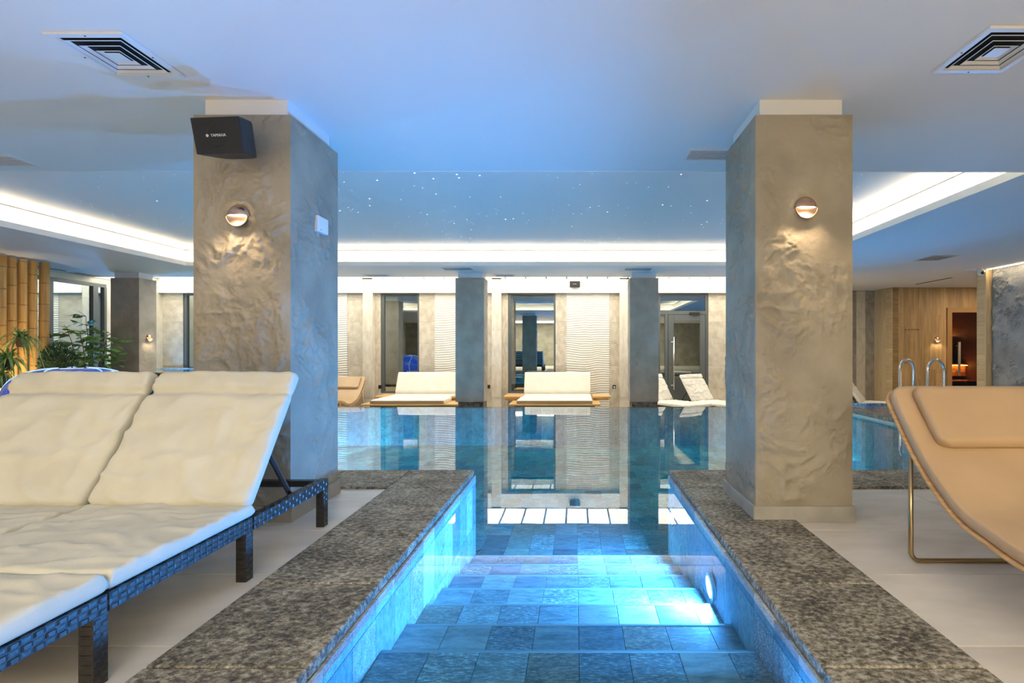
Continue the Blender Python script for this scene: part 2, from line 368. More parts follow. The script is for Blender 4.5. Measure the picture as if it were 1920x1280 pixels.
# ------------------------------------------------------------------ pool basin, steps, tiles
NST = 10
def step_y(k): return 1.99+0.352*k
def step_z(k): return -0.245-0.073*k
ZB = -0.86
basin = struct('pool_basin', G()
    .box(PXL-0.3, PXR+0.3, PY0, PY1, ZB-0.2, ZB)                      # floor
    .box(PXL-0.3, PXL, PY0, PY1+0.2, ZB, -0.05).box(PXR, PXR+0.06, PY0, PY1+0.2, ZB, -0.03)
    .box(PXL, PXR, PY1, PY1+0.02, ZB, ZW-0.012)
    .box(PXL-0.3, CHL-0.02, PY0-0.28, PY0-0.02, ZB, -0.05).box(CHR+0.02, PXR+0.3, PY0-0.28, PY0-0.02, ZB, -0.05)
    .box(CHL-0.28, CHL-0.02, 0.5, PY0-0.28, ZB, -0.05).box(CHR+0.02, CHR+0.28, 0.5, PY0-0.28, ZB, -0.05)
    .box(CHL-0.28, CHR+0.28, 0.42, 0.56, ZB, -0.05)
    .box(CHL-0.02, CHR+0.02, 0.5, PY0, ZB-0.2, ZB-0.01), M['slate_far'])
TWD = 0.236
slate_me = bevel_box_mesh('pool_tile', TWD-0.003, 1.0, 0.014, 0.0012, M['slate'])
nos_me = bevel_box_mesh('step_nosing', 1.0, 0.022, 0.03, 0.004, M['nosing'])
for k in range(-3, 8):
    y0, y1 = step_y(k-1), step_y(k); z = step_z(k)
    if k < -2: y0 = 0.56
    st = G().box(CHL-0.01, CHR+0.01, y0, y1-0.004, ZB, z-0.014).build('pool_step', M['grout'], basin)
    piece('step_nosing', nos_me, ((CHL+CHR)/2, y1-0.011, z+0.002), st, (CHR-CHL, 1, 1))
    x = CHL; i = 0
    while x < CHR-0.02:
        w_ = min(TWD, CHR-x)
        piece('pool_tile', slate_me, (x+w_/2, (y0+y1-0.022)/2, z), st, (w_/TWD, y1-y0-0.024, 1)); x += TWD
# pool floor near the steps, told apart in the photograph
for j in range(3):
    x = CHL-2*TWD; y0 = step_y(7)+0.36*j
    while x < CHR+2*TWD:
        if not (y0 < PY0 and (x < CHL-0.01 or x+TWD > CHR+0.05)):
            piece('pool_tile', slate_me, (x+TWD/2, y0+0.18, ZB+0.012), basin, (1, 0.357, 1))
        x += TWD
# side tiles of the entry channel: a waterline row, then taller rows below
wall_tile_me = {}
def side_tile(side, y0, y1, z0, z1):
    xw = CHL if side < 0 else CHR
    key = 'm'
    if key not in wall_tile_me: wall_tile_me[key] = bevel_box_mesh('side_tile', 1.0, 1.0, 0.014, 0.0, M['slate'])
    piece('side_tile', wall_tile_me[key], (xw, (y0+y1)/2, (z0+z1)/2), basin, ((z1-z0-0.003), (y1-y0-0.003), 1), (0, PI/2 if side < 0 else -PI/2, 0))
for s in (-1, 1):
    y = 0.62 if s < 0 else 0.70
    while y < PY0-0.02:
        y2 = min(y+TWD, PY0-0.004)
        for (z0, z1) in ((-0.125, -0.048), (-0.485, -0.125), (ZB, -0.485)):
            side_tile(s, y, y2, z0, z1)
        y = y2 if y2 >= PY0-0.01 else y+TWD
# coping slabs
cop = thing('pool_coping', 'dark flamed granite coping slabs around pool and entry steps', 'coping')
cop_me = bevel_box_mesh('coping_slab', 1, 1, 0.055, 0.0, M['granite'])
def slab(x0, x1, y0, y1, z=0.0, nose=None):
    g = G().box(x0+0.003, x1-0.003, y0+0.003, y1-0.003, z-0.05, z)
    return g.build('coping_slab', M['granite'], cop, bevel=0.009, seg=3)
joints_l = [0.62, 1.09, 1.697, 2.30, 2.90, 3.50, 3.945, PY0]
js = [HC*F/(y-VY) for y in (1250, 1093, 1003.4, 945, 914.4)]
joints_l = [0.62, 1.12] + js + [PY0]
for a, b in zip(joints_l[:-1], joints_l[1:]):
    slab(CHL-0.60, CHL-0.012, a, b); slab(CHR+0.012, CHR+0.595, a, b)
slab(CHL-0.60, CHR+0.595, 0.10, 0.62)
x = CHL-0.60
while x > PXL-0.3:
    slab(max(x-0.6, PXL-0.35), x, 3.985, PY0); x -= 0.6
x = CHR+0.595
while x < PXR+0.3:
    slab(x, min(x+0.6, PXR+0.36), 3.985, PY0); x += 0.6
y = PY0
while y < 10.1:
    slab(PXL-0.35, PXL+0.0, y, min(y+0.6, 10.2)); slab(PXR-0.02, PXR+0.33, y, min(y+0.6, 10.2)); y += 0.6
# pale tile band on the right side of the pool
bt = bevel_box_mesh('band_tile', 0.236, 0.056, 0.012, 0.001, M['band'])
y = PY0+0.1
while y < PY1:
    piece('band_tile', bt, (PXR-0.012, y+0.12, -0.083), basin, (1, 1, 1), (PI/2, 0, -PI/2)); y += 0.24
# infinity edge and gutter
struct('trim_1', G().box(PXL, PXR+0.3, PY1+0.021, PY1+0.16, -0.8, ZW-0.004).box(PXL-0.3, PXR+0.3, PY1+0.16, PY1+0.36, -0.8, ZD+0.03), M['gutter'])
# water
def water_sheet(name, polys, z, label, cat='water'):
    g = G()
    for (x0, x1, y0, y1) in polys: g.add([(x0,y0,z),(x1,y0,z),(x1,y1,z),(x0,y1,z)], [(0,1,2,3)])
    o = g.build(name, M['water']); tag(o, label, cat, kind='stuff'); return o
pw = water_sheet('pool_water', [(CHL+0.0, CHR, 0.56, PY0), (PXL, PXR, PY0, PY1+0.10)], ZW, 'clear calm blue pool water with mirror reflections of far wall')
pw.data.materials.append(M['water_shallow']); pw.data.polygons[0].material_index = 1

# round spa behind the right pool edge
spa = thing('small_spa_pool', 'small blue spa basin beyond right coping, behind right pillar', 'spa pool', (6.0, 8.6, -0.4))
spg = G().box(PXR+0.335, 6.62, 7.0, 10.3, -0.75, -0.7).box(PXR+0.31, PXR+0.35, 7.0, 10.35, -0.7, -0.03).box(6.60, 6.64, 7.0, 10.35, -0.7, -0.03).box(PXR+0.33, 6.62, 6.96, 7.0, -0.7, -0.03).box(PXR+0.33, 6.62, 10.3, 10.35, -0.7, -0.03)
spg.build('basin', M['slate_far'], spa)
G().box(6.60, 7.12, 7.0, 10.35, -0.05, 0.0).build('kerb', M['granite'], spa, bevel=0.008)
water_sheet('spa_water', [(PXR+0.34, 6.61, 7.0, 10.3)], -0.06, 'deep blue water inside the small spa at right')

# ------------------------------------------------------------------ ceilings
LY0, LY1 = 11.4, 13.21     # luminous slot along the far wall
LX1 = 6.35
cg = G()
T = 0.16
# soffit slabs around the recess and the far slot
cg.box(XL, XR+3.6, YB, OY0-0.0, ZC, ZC+0.05).box(XL, OX0, OY0, OY1, ZC, ZC+0.05).box(OX1, XR+3.6, OY0, OY1, ZC, ZC+0.05)
cg.box(XL, XR+3.6, OY1, LY0, ZC, ZC+0.05).box(LX1, XR+3.6, LY0, 14.6, ZC, ZC+0.05).box(XL, XL+0.02, LY0, YF, ZC, ZC+0.05)
ceil = struct('ceiling', cg, M['ceiling'])
t = 0.13
rc = G()
rc.box(OX0-t-0.05, OX1+t+0.05, OY0-t-0.05, OY1+t+0.05, ZS, ZS+0.05)
rc.box(OX0-t-0.05, OX0-t, OY0-t, OY1+t, ZC+0.05, ZS-0.014).box(OX1+t, OX1+t+0.05, OY0-t, OY1+t, ZC+0.05, ZS-0.014)
rc.box(OX0-t, OX1+t, OY0-t-0.05, OY0-t, ZC+0.05, ZS-0.014).box(OX0-t, OX1+t, OY1+t, OY1+t+0.05, ZC+0.05, ZS-0.014)
struct('ceiling_recess', rc, M['ceiling'])
# lip of the recess (shallow upstand that hides the LED strip)
lip = G()
e_ = 0.006
lip.box(OX0-0.016, OX0+e_, OY0-0.01, OY1+0.01, ZC-0.003, ZC+0.085).box(OX1-e_, OX1+0.016, OY0-0.01, OY1+0.01, ZC-0.003, ZC+0.085).box(OX0+e_, OX1-e_, OY1-e_, OY1+0.016, ZC-0.003, ZC+0.085).box(OX0+e_, OX1-e_, OY0-0.016, OY0+e_, ZC-0.003, ZC+0.085)
struct('trim_2', lip, M['white'])
led = thing('cove_light', 'warm white LED strip running around the ceiling recess', 'LED strip', (0, 7, ZC))
zl = ZC+0.056
for nm, q in (('strip_far', (OX0-0.05, OX1+0.05, OY1+0.045, OY1+0.085)), ('strip_near', (OX0-0.05, OX1+0.05, OY0-0.085, OY0-0.045)),
          ('strip_side', (OX0-0.085, OX0-0.045, OY0, OY1)), ('strip_side', (OX1+0.045, OX1+0.085, OY0, OY1))):
    G().box(q[0], q[1], q[2], q[3], zl, zl+0.012).build('led_strip', M['led'], led)
# fibre-optic stars
sg = G(); rs = random.Random(3)
for i in range(230):
    x = rs.uniform(OX0+0.4, OX1-0.3); y = rs.uniform(OY0+0.9, OY1-0.4); r = rs.choice([0.004, 0.005, 0.006, 0.009])
    if rs.random() < 0.35: x = rs.gauss(-1.9, 1.3)
    if not OX0 < x < OX1: continue
    sg.add([(x+r*math.cos(a*PI/3), y+r*math.sin(a*PI/3), ZS-0.002) for a in range(6)], [(5,4,3,2,1,0)])
st = sg.build('star_lights', M['star']); tag(st, 'tiny fibre-optic star lights scattered over the recessed ceiling', 'star lights', kind='stuff')
# luminous ceiling of backlit panels
def luminous(x0, x1, y0, y1, z, wid, mat, label):
    L = thing('luminous_ceiling', label, 'ceiling light', ((x0+x1)/2, (y0+y1)/2, z))
    G().box(x0-0.05, x1+0.05, y0-0.05, y1+0.05, z+0.02, z+0.06).build('tray', M['alu'], L)
    me = bevel_box_mesh('light_panel', wid-0.045, y1-y0-0.02, 0.012, 0, mat)
    x = x0
    while x+wid <= x1+0.01:
        piece('light_panel', me, (x+wid/2, (y0+y1)/2, z+0.015), L); x += wid
    return L
luminous(XL+0.05, LX1, LY0, LY1-0.02, 3.02, 0.55, M['lum'], 'backlit white ceiling panels along the far wall, seen mirrored in the water')
struct('trim_3', G().box(XL, LX1, LY0-0.03, LY0, ZC, 3.05).box(LX1, LX1+0.03, LY0, YF, ZC, 3.05), M['ceiling'])
luminous(10.3, 11.9, 11.3, 12.2, ZC-0.02, 0.8, M['fill_warm'], 'unseen warm fill panels added behind the oak pier to light the sauna wall')  # made-up panels kept out of view, added to brighten the oak wall
luminous(-4.8, 4.8, -4.6, -2.6, ZC-0.02, 0.8, M['fill_back'], 'unseen fill panels added behind the camera to light the foreground')

# ------------------------------------------------------------------ walls
struct('wall_back', G().box(XL, XR, YB-0.2, YB, -0.3, 3.2), M['wall_tile_grey'])
struct('wall_left', G().box(XL-0.2, XL, YB, 8.0, -0.4, 3.2).box(XL-0.2, XL, 11.75, 14.4, -0.4, 3.2).box(XL-0.2, XL, 8.0, 11.75, 2.66, 3.2).box(XL-0.2, XL, 8.0, 11.75, -0.4, 0.10), M['pilaster'])
# exterior planting bed seen dimly through the glass
ext = struct('ground_outside', G().box(-16, XL-0.25, 5, 16, -0.5, -0.4).box(XL-0.25, 13, YF+1.9, 20, -0.5, -0.4), M['dark'])

# far wall: backing, then cladding pieces
wf = struct('wall_far', G().box(XL-0.2, -10.75, YF, YF+0.2, -0.6, 3.2).box(-9.6, -5.34, YF, YF+0.2, -0.6, 3.2).box(-4.29, -1.86, YF, YF+0.2, -0.6, 3.2).box(-0.56, 2.22, YF, YF+0.2, -0.6, 3.2)
            .box(3.62, 6.6, YF, YF+0.2, -0.6, 3.2).box(-10.75, 3.62, YF, YF+0.2, 2.64, 3.2)
            .box(-10.75, -9.6, YF, YF+0.2, -0.6, -0.1).box(-5.34, -4.29, YF, YF+0.2, -0.6, -0.1).box(-1.86, -0.56, YF, YF+0.2, -0.6, -0.1), M['grout'])
PILZ = 3.0
pil = [(-9.55, -9.28), (-5.77, -5.50), (-2.28, -2.02), (1.18, 1.44), (4.9, 5.16)]
wt = bevel_box_mesh('wall_tile', 1, 1, 0.02, 0.0, M['wall_tile']); wp = bevel_box_mesh('pilaster_tile', 1, 1, 0.02, 0.0, M['pilaster'])
def clad(name, me, x0, x1, z0, z1, y, zs, parent):   # stacked tiles facing the room
    z = z0; i = 0
    while z < z1-0.01:
        z2 = min(z+zs, z1)
        piece(name, me, ((x0+x1)/2, y, (z+z2)/2), parent, (x1-x0-0.003, z2-z-0.003, 1), (PI/2, 0, 0)); z = z2
def wave_panel(x0, x1):
    nx, nz = max(6, int((x1-x0)/0.045)), 270; g = G(); z0, z1 = ZD, 2.64
    vs = []
    for j in range(nz+1):
        z = z0+(z1-z0)*j/nz
        for i in range(nx+1):
            xx = x0+(x1-x0)*i/nx
            ph = 2.2*noise.noise((xx*2.1, z*1.1, x0*3)) + 0.9*noise.noise((xx*6, z*2, 5))
            vs.append((xx, YF-0.035+0.007*math.sin(2*PI*z/0.062+ph*2.2), z))
    fs = [(j*(nx+1)+i, j*(nx+1)+i+1, (j+1)*(nx+1)+i+1, (j+1)*(nx+1)+i) for j in range(nz) for i in range(nx)]
    g.add(vs, fs); return g.build('wave_panel', M['wavy'], wf, smooth=True)
for x0, x1 in ((-8.5, -6.25), (-3.86, -2.66), (-0.26, 0.91)): wave_panel(x0, x1)
for x0, x1 in ((XL, -10.75), (-9.25, -8.5), (-6.25, -5.77), (-5.5, -5.34), (-4.29, -3.86), (-2.66, -2.28), (-2.02, -1.86), (-0.56, -0.26), (0.91, 1.2), (1.44, 2.24), (3.62, 4.12), (4.12, 4.9), (5.16, 5.9), (5.9, 6.6)):
    clad('wall_tile', wt, x0, x1, ZD, 2.64, YF-0.03, 0.6, wf)
for x0, x1 in pil:
    G().box(x0, x1, YF-0.16, YF, ZD, PILZ).build('pilaster_core', M['pilaster'], wf)
    clad('pilaster_tile', wp, x0, x1, ZD+0.35, PILZ, YF-0.172, 0.9, wf)
# bright bulkhead boxes between pilasters
bh = [XL] + [v for p in pil for v in p] + [6.6]
for a, b in zip(bh[0::2], bh[1::2]):
    G().box(a, b, YF-0.19, YF-0.0, 2.63, 3.02).build('bulkhead', M['white'], wf)
# grey wall set back at the right, then the wood-clad sauna block
struct('wall_right_return', G().box(6.4, 6.6, YF, 14.3, -0.6, 3.2), M['wall_tile_grey'])
wr = struct('wall_far_recess', G().box(6.6, 8.66, 14.15, 14.3, -0.6, 3.2), M['grout'])
wg = bevel_box_mesh('wall_tile_grey', 1, 1, 0.02, 0.0, M['wall_tile_grey'])
for x0, x1, me in ((6.6, 7.35, wg), (7.35, 8.1, wg), (8.1, 8.36, wp), (8.36, 8.62, wg)):
    clad('wall_tile', me, x0, x1, ZD, ZC, 14.13, 0.75, wr)

# ------------------------------------------------------------------ windows and door
def window(n, x0, x1, z0, z1, label=None):
    w_ = struct('window_%d' % n, G().box(x0, x1, YF+0.0, YF+0.12, z0, z0+0.05).box(x0, x1, YF+0.0, YF+0.12, z1-0.05, z1)
                .box(x0, x0+0.08, YF+0.0, YF+0.12, z0+0.05, z1-0.05).box(x1-0.05, x1, YF+0.0, YF+0.12, z0+0.05, z1-0.05), M['alu'])
    G().box(x0+0.08, x1-0.05, YF+0.05, YF+0.062, z0+0.05, z1-0.05).build('pane', M['glass'], w_)
    G().box(x0-0.0, x1+0.0, YF-0.06, YF+0.02, z0-0.03, z0).build('window_sill', M['pilaster'], w_)
    return w_
window(1, -5.34, -4.29, -0.10, 2.63); window(2, -1.86, -0.56, -0.10, 2.63); window(3, -10.75, -9.6, -0.1, 2.63)
d = struct('door_1', G().box(2.24, 2.31, YF, YF+0.12, ZD, 2.63).box(3.55, 3.62, YF, YF+0.12, ZD, 2.63).box(2.31, 3.55, YF, YF+0.12, 2.57, 2.63).box(2.31, 3.55, YF, YF+0.12, 2.06, 2.15).box(2.44, 2.52, YF, YF+0.12, ZD, 2.06), M['alu'])
G().box(2.31, 3.55, YF+0.05, YF+0.06, 2.15, 2.57).build('transom_pane', M['glass'], d)
G().box(2.31, 2.44, YF+0.05, YF+0.06, ZD, 2.06).build('side_pane', M['glass'], d)
lf = G().box(2.53, 2.68, YF-0.01, YF+0.05, ZD+0.02, 2.05).box(3.40, 3.54, YF-0.01, YF+0.05, ZD+0.02, 2.05).box(2.68, 3.40, YF-0.01, YF+0.05, 1.88, 2.05).box(2.68, 3.40, YF-0.01, YF+0.05, ZD+0.02, 0.33).build('door_leaf', M['alu'], d, bevel=0.006)
G().box(2.68, 3.40, YF+0.015, YF+0.025, 0.33, 1.88).build('pane', M['glass'], lf)
G().tube([(2.665, YF-0.085, 0.0), (2.665, YF-0.085, 1.44)], 0.017, 10).tube([(2.58, YF-0.06, 0.12), (2.665, YF-0.085, 0.12)], 0.01, 8).tube([(2.58, YF-0.06, 1.30), (2.665, YF-0.085, 1.30)], 0.01, 8).build('door_handle', M['chrome'], lf, smooth=True)
G().tube([(2.585, YF-0.03, 0.52), (2.585, YF-0.03, 0.62)], 0.012, 8).build('lock', M['chrome'], lf)
G().box(3.10, 3.38, YF-0.07, YF-0.01, 2.06, 2.11).tube([(3.14, YF-0.09, 2.045), (3.26, YF-0.16, 2.04), (3.36, YF-0.05, 2.04)], 0.012, 6).build('door_closer', M['black_metal'], d, bevel=0.004)
# left glazing
wl = struct('window_4', G().box(XL-0.08, XL+0.02, 8.0, 11.75, 0.10, 0.16).box(XL-0.08, XL+0.02, 8.0, 11.75, 2.58, 2.66), M['alu'])
for ym, hw in ((8.04, 0.04), (9.72, 0.03), (10.5, 0.05), (11.48, 0.06), (11.72, 0.03)):
    G().box(XL-0.08, XL+0.03, ym-hw, ym+hw, 0.16, 2.58).build('mullion', M['alu'], wl)
for a, b in ((8.08, 9.69), (9.75, 10.45), (10.55, 11.42), (11.54, 11.69)):
    G().box(XL-0.03, XL-0.02, a, b, 0.16, 2.58).build('pane', M['glass_left'], wl)

# ------------------------------------------------------------------ rough plaster columns
def rough_faces(g, x0, x1, y0, y1, z0, z1, step, amp, seed, faces='FBLR', foot=0.0):
    def field(u, v, s_):
        p = Vector((u*1.0+seed*7.3+s_*3.1, v*1.0, seed*1.7))
        mask = noise.noise(p*2.2)*0.5+0.5 + 0.28*noise.noise(p*6.0)
        mask = min(1, max(0, (mask-0.34)/0.26)); mask = mask*mask*(3-2*mask)
        q = p+Vector((noise.noise(p*4), noise.noise(p*4+Vector((9, 2, 4))), 0))*0.10
        big = noise.noise(q*5.5)*0.9
        rid = noise.ridged_multi_fractal(q*8.5, 0.75, 2.3, 6, 1.0, 2.0)*0.5-0.4
        fine = noise.noise(p*45)*0.018
        return amp*(mask*(0.95*rid+0.55*big)+0.28*big*0.5+fine)
    def face(o, du, dv, nrm, wu, wv, s_):
        nu, nv = max(2, int(wu/step)), max(2, int(wv/step)); vs = []
        for j in range(nv+1):
            v = wv*j/nv
            for i in range(nu+1):
                u = wu*i/nu
                e = min(u, wu-u, 0.05)/0.05; e2 = min(1, max(0, v-foot)/0.05, (wv-v)/0.03)
                h = field(u, v, s_)*e*e2
                vs.append(o+du*u+dv*v+nrm*h)
        g.add(vs, [(j*(nu+1)+i, j*(nu+1)+i+1, (j+1)*(nu+1)+i+1, (j+1)*(nu+1)+i) for j in range(nv) for i in range(nu)])
    Z = Vector((0,0,1)); X = Vector((1,0,0)); Y = Vector((0,1,0))
    if 'F' in faces: face(Vector((x0,y0,z0)), X, Z, -Y, x1-x0, z1-z0, 1)
    if 'B' in faces: face(Vector((x1,y1,z0)), -X, Z, Y, x1-x0, z1-z0, 2)
    if 'L' in faces: face(Vector((x0,y1,z0)), -Y, Z, -X, y1-y0, z1-z0, 3)
    if 'R' in faces: face(Vector((x1,y0,z0)), Y, Z, X, y1-y0, z1-z0, 4)
def column(cx, y0, wx, wy, z0, ztop, mat, label, seed, step, amp, near=False, plinth=None, group='square plastered pillars'):
    x0, x1, y1 = cx-wx/2, cx+wx/2, y0+wy
    c = thing('column', label, 'pillar', (cx, y0+wy/2, z0 if not plinth else plinth), 0, group)
    g = G(); rough_faces(g, x0, x1, y0, y1, z0, ztop, step, amp, seed, 'FBLR', 0.105 if near else 0.0)
    g.add([(x0,y0,ztop),(x1,y0,ztop),(x1,y1,ztop),(x0,y1,ztop)], [(0,1,2,3)])
    if plinth: g.add([(x0,y0,z0),(x1,y0,z0),(x1,y1,z0),(x0,y1,z0)], [(3,2,1,0)])
    sh = g.build('shaft', mat, c, smooth=True)
    md = sh.modifiers.new('edges', 'EDGE_SPLIT'); md.split_angle = 1.0
    e = 0.045
    G().box(x0+e, x1-e, y0+e, y1-e, ztop, ZC).build('neck', M['ceiling'], c)
    if near:
        s_ = 0.016; zs = z0+0.105
        G().box(x0-s_, x1+s_, y0-s_, y0, z0, zs).box(x0-s_, x1+s_, y1, y1+s_, z0, zs).box(x0-s_, x0, y0, y1, z0, zs).box(x1, x1+s_, y0, y1, z0, zs).build('skirting', M['skirting'], c, bevel=0.002)
    if plinth: G().box(x0+0.05, x1-0.015, y0+0.03, y1-0.03, plinth, z0).build('plinth', M['rock'], c)
    return c
ZCOL = 2.668
column(-2.206, 3.23, 0.641, 0.641, ZF, ZCOL, M['plaster'], 'taupe rough plaster pillar at left with black speaker and round lamp', 18, 0.0085, 0.033, True)
column(1.506, 3.23, 0.641, 0.641, ZF, ZCOL, M['plaster'], 'taupe rough plaster pillar at right of the pool steps with round lamp', 2, 0.0085, 0.033, True)
column(-2.315, 10.65, 0.62, 0.44, -0.04, 2.66, M['plaster_grey'], 'dark grey far pillar between the two white daybeds', 3, 0.02, 0.03, plinth=ZD)
column(1.485, 10.65, 0.62, 0.44, -0.04, 2.66, M['plaster_grey'], 'dark grey far pillar beside the glass door', 4, 0.02, 0.03, plinth=ZD)
column(-9.825, 10.65, 0.62, 0.44, 0.60, 2.66, M['plaster_grey'], 'grey pillar standing on the raised stone spa behind the plants', 5, 0.022, 0.014)
column(-6.05, 10.65, 0.62, 0.44, -0.04, 2.66, M['plaster_grey'], 'far grey pillar hidden behind the left speaker pillar', 6, 0.03, 0.012, plinth=ZD)
column(5.25, 10.65, 0.62, 0.44, -0.04, 2.66, M['plaster_grey'], 'far grey pillar hidden behind the right lamp pillar', 7, 0.03, 0.012, plinth=ZD)

# raised spa at far left
rs_ = thing('raised_spa', 'raised spa with rough rock-faced stone rim at far left', 'spa', (-8.4, 11.4, ZF))
rk = random.Random(5)
x = -10.9
while x < -6.95:
    w_ = rk.uniform(0.35, 0.45); z = ZD
    for h_ in (0.3, 0.3, 0.3, 0.21):
        g = G().box(x, x+w_-0.012, 10.58+rk.uniform(-0.02, 0.01), 10.95, z, z+h_-0.012); g.build('stone', M['rock'], rs_, bevel=0.02); z += h_
    x += w_
G().box(-10.95, -6.5, 10.56, 10.95, 0.565, 0.60).build('rim', M['granite'], rs_, bevel=0.006)
G().box(-11.25, -6.55, 10.95, 13.1, ZD, 0.0).box(-6.62, -6.55, 10.95, 13.1, 0.0, 0.60).box(-11.25, -6.4, 13.1, 13.16, 0.0, 0.60).build('basin', M['slate_far'], rs_)
water_sheet('spa_water', [(-11.25, -6.5, 10.96, 13.1)], 0.58, 'bright water surface of the raised spa at far left')

# stone wall at right and wood pier
g = G(); rough_faces(g, XR, XR+0.2, 3.0, 10.33, ZF, ZC, 0.025, 0.085, 11, 'L')
g.box(XR+0.02, XR+0.3, YB, 10.34, ZF-0.3, ZC)
struct('wall_right', g, M['stonewall'], smooth=False)
wl_led = thing('wall_grazer_light', 'warm LED strip along the top of the right stone wall', 'LED strip', (XR-0.05, 8, ZC))
G().box(XR-0.15, XR-0.12, 5.0, 10.30, ZC-0.012, ZC-0.002).build('led_strip', emis('led_strip_warm', (1.0, 0.78, 0.5), 26.0), wl_led)
pier = struct('wall_pier', G().box(8.69, XR+0.3, 10.37, 10.58, -0.6, ZC), M['grout'])
M['wood_pier'] = noisy('light_oak_plank', (0.58, 0.43, 0.24), (0.70, 0.54, 0.32), 3.0, 0.5, 0.05, 60, stretch=(9, 9, 0.6), rnd=0.06)
z = ZD
while z < ZC-0.01:
    z2 = min(z+0.14, ZC); G().box(8.67, 8.69, 10.37, 10.58, z, z2-0.002).build('board', M['wood_light'], pier); z = z2
for z0, z1 in ((ZD, 1.2), (1.2, ZC)): G().box(8.67, 8.86, 10.345, 10.37, z0, z1-0.003).build('board', M['wood_pier'], pier)

# wood-clad sauna wall
YW = 13.35
sw = struct('wall_sauna', G().box(8.66, 10.12, YW+0.025, YW+0.1, -0.6, ZC).box(10.12, 11.5, YW+0.025, YW+0.1, 2.23, ZC).box(11.2, 12.4, YW+0.025, YW+0.1, -0.6, ZC).box(8.64, 8.7, YW+0.02, 14.3, -0.6, ZC), M['grout'])
rk = random.Random(21)
def planks(x0, x1, z0, z1, parent, wmin=0.13, wmax=0.22):
    x = x0
    while x < x1-0.02:
        w_ = min(rk.uniform(wmin, wmax), x1-x)
        if x1-x-w_ < 0.06: w_ = x1-x
        z = z0
        while z < z1-0.02:
            L_ = rk.uniform(0.8, 1.7); z2 = min(z+L_, z1)
            if z1-z2 < 0.25: z2 = z1
            G().box(x, x+w_-0.002, YW-rk.uniform(0, 0.003), YW+0.025, z, z2-0.002).build('plank', M['wood'], parent)
            z = z2
        x += w_
planks(8.80, 10.11, ZD, ZC, sw); planks(10.11, 11.6, 2.235, ZC, sw); planks(11.3, 12.3, ZD, 2.23, sw)
M['wood_edge'] = noisy('oak_edge_board', (0.28, 0.18, 0.08), (0.42, 0.29, 0.14), 3.0, 0.5, 0.05, 60, stretch=(1, 1, 9), rnd=0.10)
z = ZD
while z < ZC-0.01:
    z2 = min(z+0.14, ZC)
    G().box(8.64, 8.80, YW-0.002, YW+0.025, z, z2-0.002).build('board', M['wood_edge'], sw)
    G().box(8.615, 8.64, YW-0.002, YW+0.25, z, z2-0.002).build('board', M['wood_light'], sw); z = z2
for i in range(3):
    y0 = YW+0.25+0.19*i
    G().box(8.615, 8.64, y0, y0+0.188, ZD, ZC).build('board', M['wood_pier'], sw)
dr = struct('door_2', G().box(10.12, 10.245, YW-0.03, YW+0.1, -0.55, 2.23).box(10.245, 11.3, YW-0.03, YW+0.1, 2.11, 2.23).box(11.18, 11.3, YW-0.03, YW+0.1, -0.55, 2.11), plain('door_oak', (0.40, 0.23, 0.085), 0.45))
G().box(10.25, 11.18, YW+0.02, YW+0.032, -0.53, 2.105).build('pane', M['glass_door'], dr)
G().tube([(10.40, YW-0.08, 0.38), (10.40, YW-0.08, 1.30)], 0.03, 12).tube([(10.40, YW-0.08, 0.5), (10.40, YW+0.02, 0.5)], 0.012, 8).tube([(10.40, YW-0.08, 1.2), (10.40, YW+0.02, 1.2)], 0.012, 8).build('door_handle', plain('grey_wood_handle', (0.33, 0.29, 0.22), 0.5), dr, smooth=True)
# sauna cabin behind the glass
cab = thing('sauna_cabin', 'dark wooden sauna interior with glowing bench behind the glass door', 'sauna', (10.9, 14.3, ZD))
G().box(9.9, 12.2, 15.3, 15.4, -0.55, 2.5).box(9.85, 9.9, 13.5, 15.4, -0.55, 2.5).box(11.7, 11.75, 13.5, 15.4, -0.55, 2.5).box(9.85, 12.2, 13.5, 15.4, 2.4, 2.5).box(9.85, 12.2, 13.5, 15.4, -0.6, -0.55).build('shell', M['sauna'], cab)
for i in range(9): G().box(9.92, 11.68, 15.27, 15.3, 1.52+i*0.1, 1.612+i*0.1).build('board', M['sauna_wall'], cab)
for i in range(8): G().box(9.92, 11.68, 15.16, 15.19, 0.72+i*0.1, 0.81+i*0.1).build('backrest_slat', M['sauna'], cab)
for i in range(4): G().box(9.92, 11.68, 14.62+i*0.13, 14.74+i*0.13, 0.62, 0.65).build('bench_slat', M['sauna_bench'], cab)
for i in range(3): G().box(9.92, 11.68, 14.66, 14.68, 0.30+i*0.105, 0.40+i*0.105).build('riser_board', M['sauna_bench'], cab)
for i in range(3): G().box(9.92, 11.68, 14.2+i*0.14, 14.33+i*0.14, 0.16, 0.19).build('bench_slat', M['sauna_bench'], cab)
amber = emis('amber_led', (1.0, 0.45, 0.10), 45.0)
G().box(9.95, 11.66, 15.20, 15.25, 1.515, 1.525).build('led_strip', amber, cab)
G().box(9.95, 11.66, 14.56, 14.60, 0.61, 0.618).build('led_strip', amber, cab)

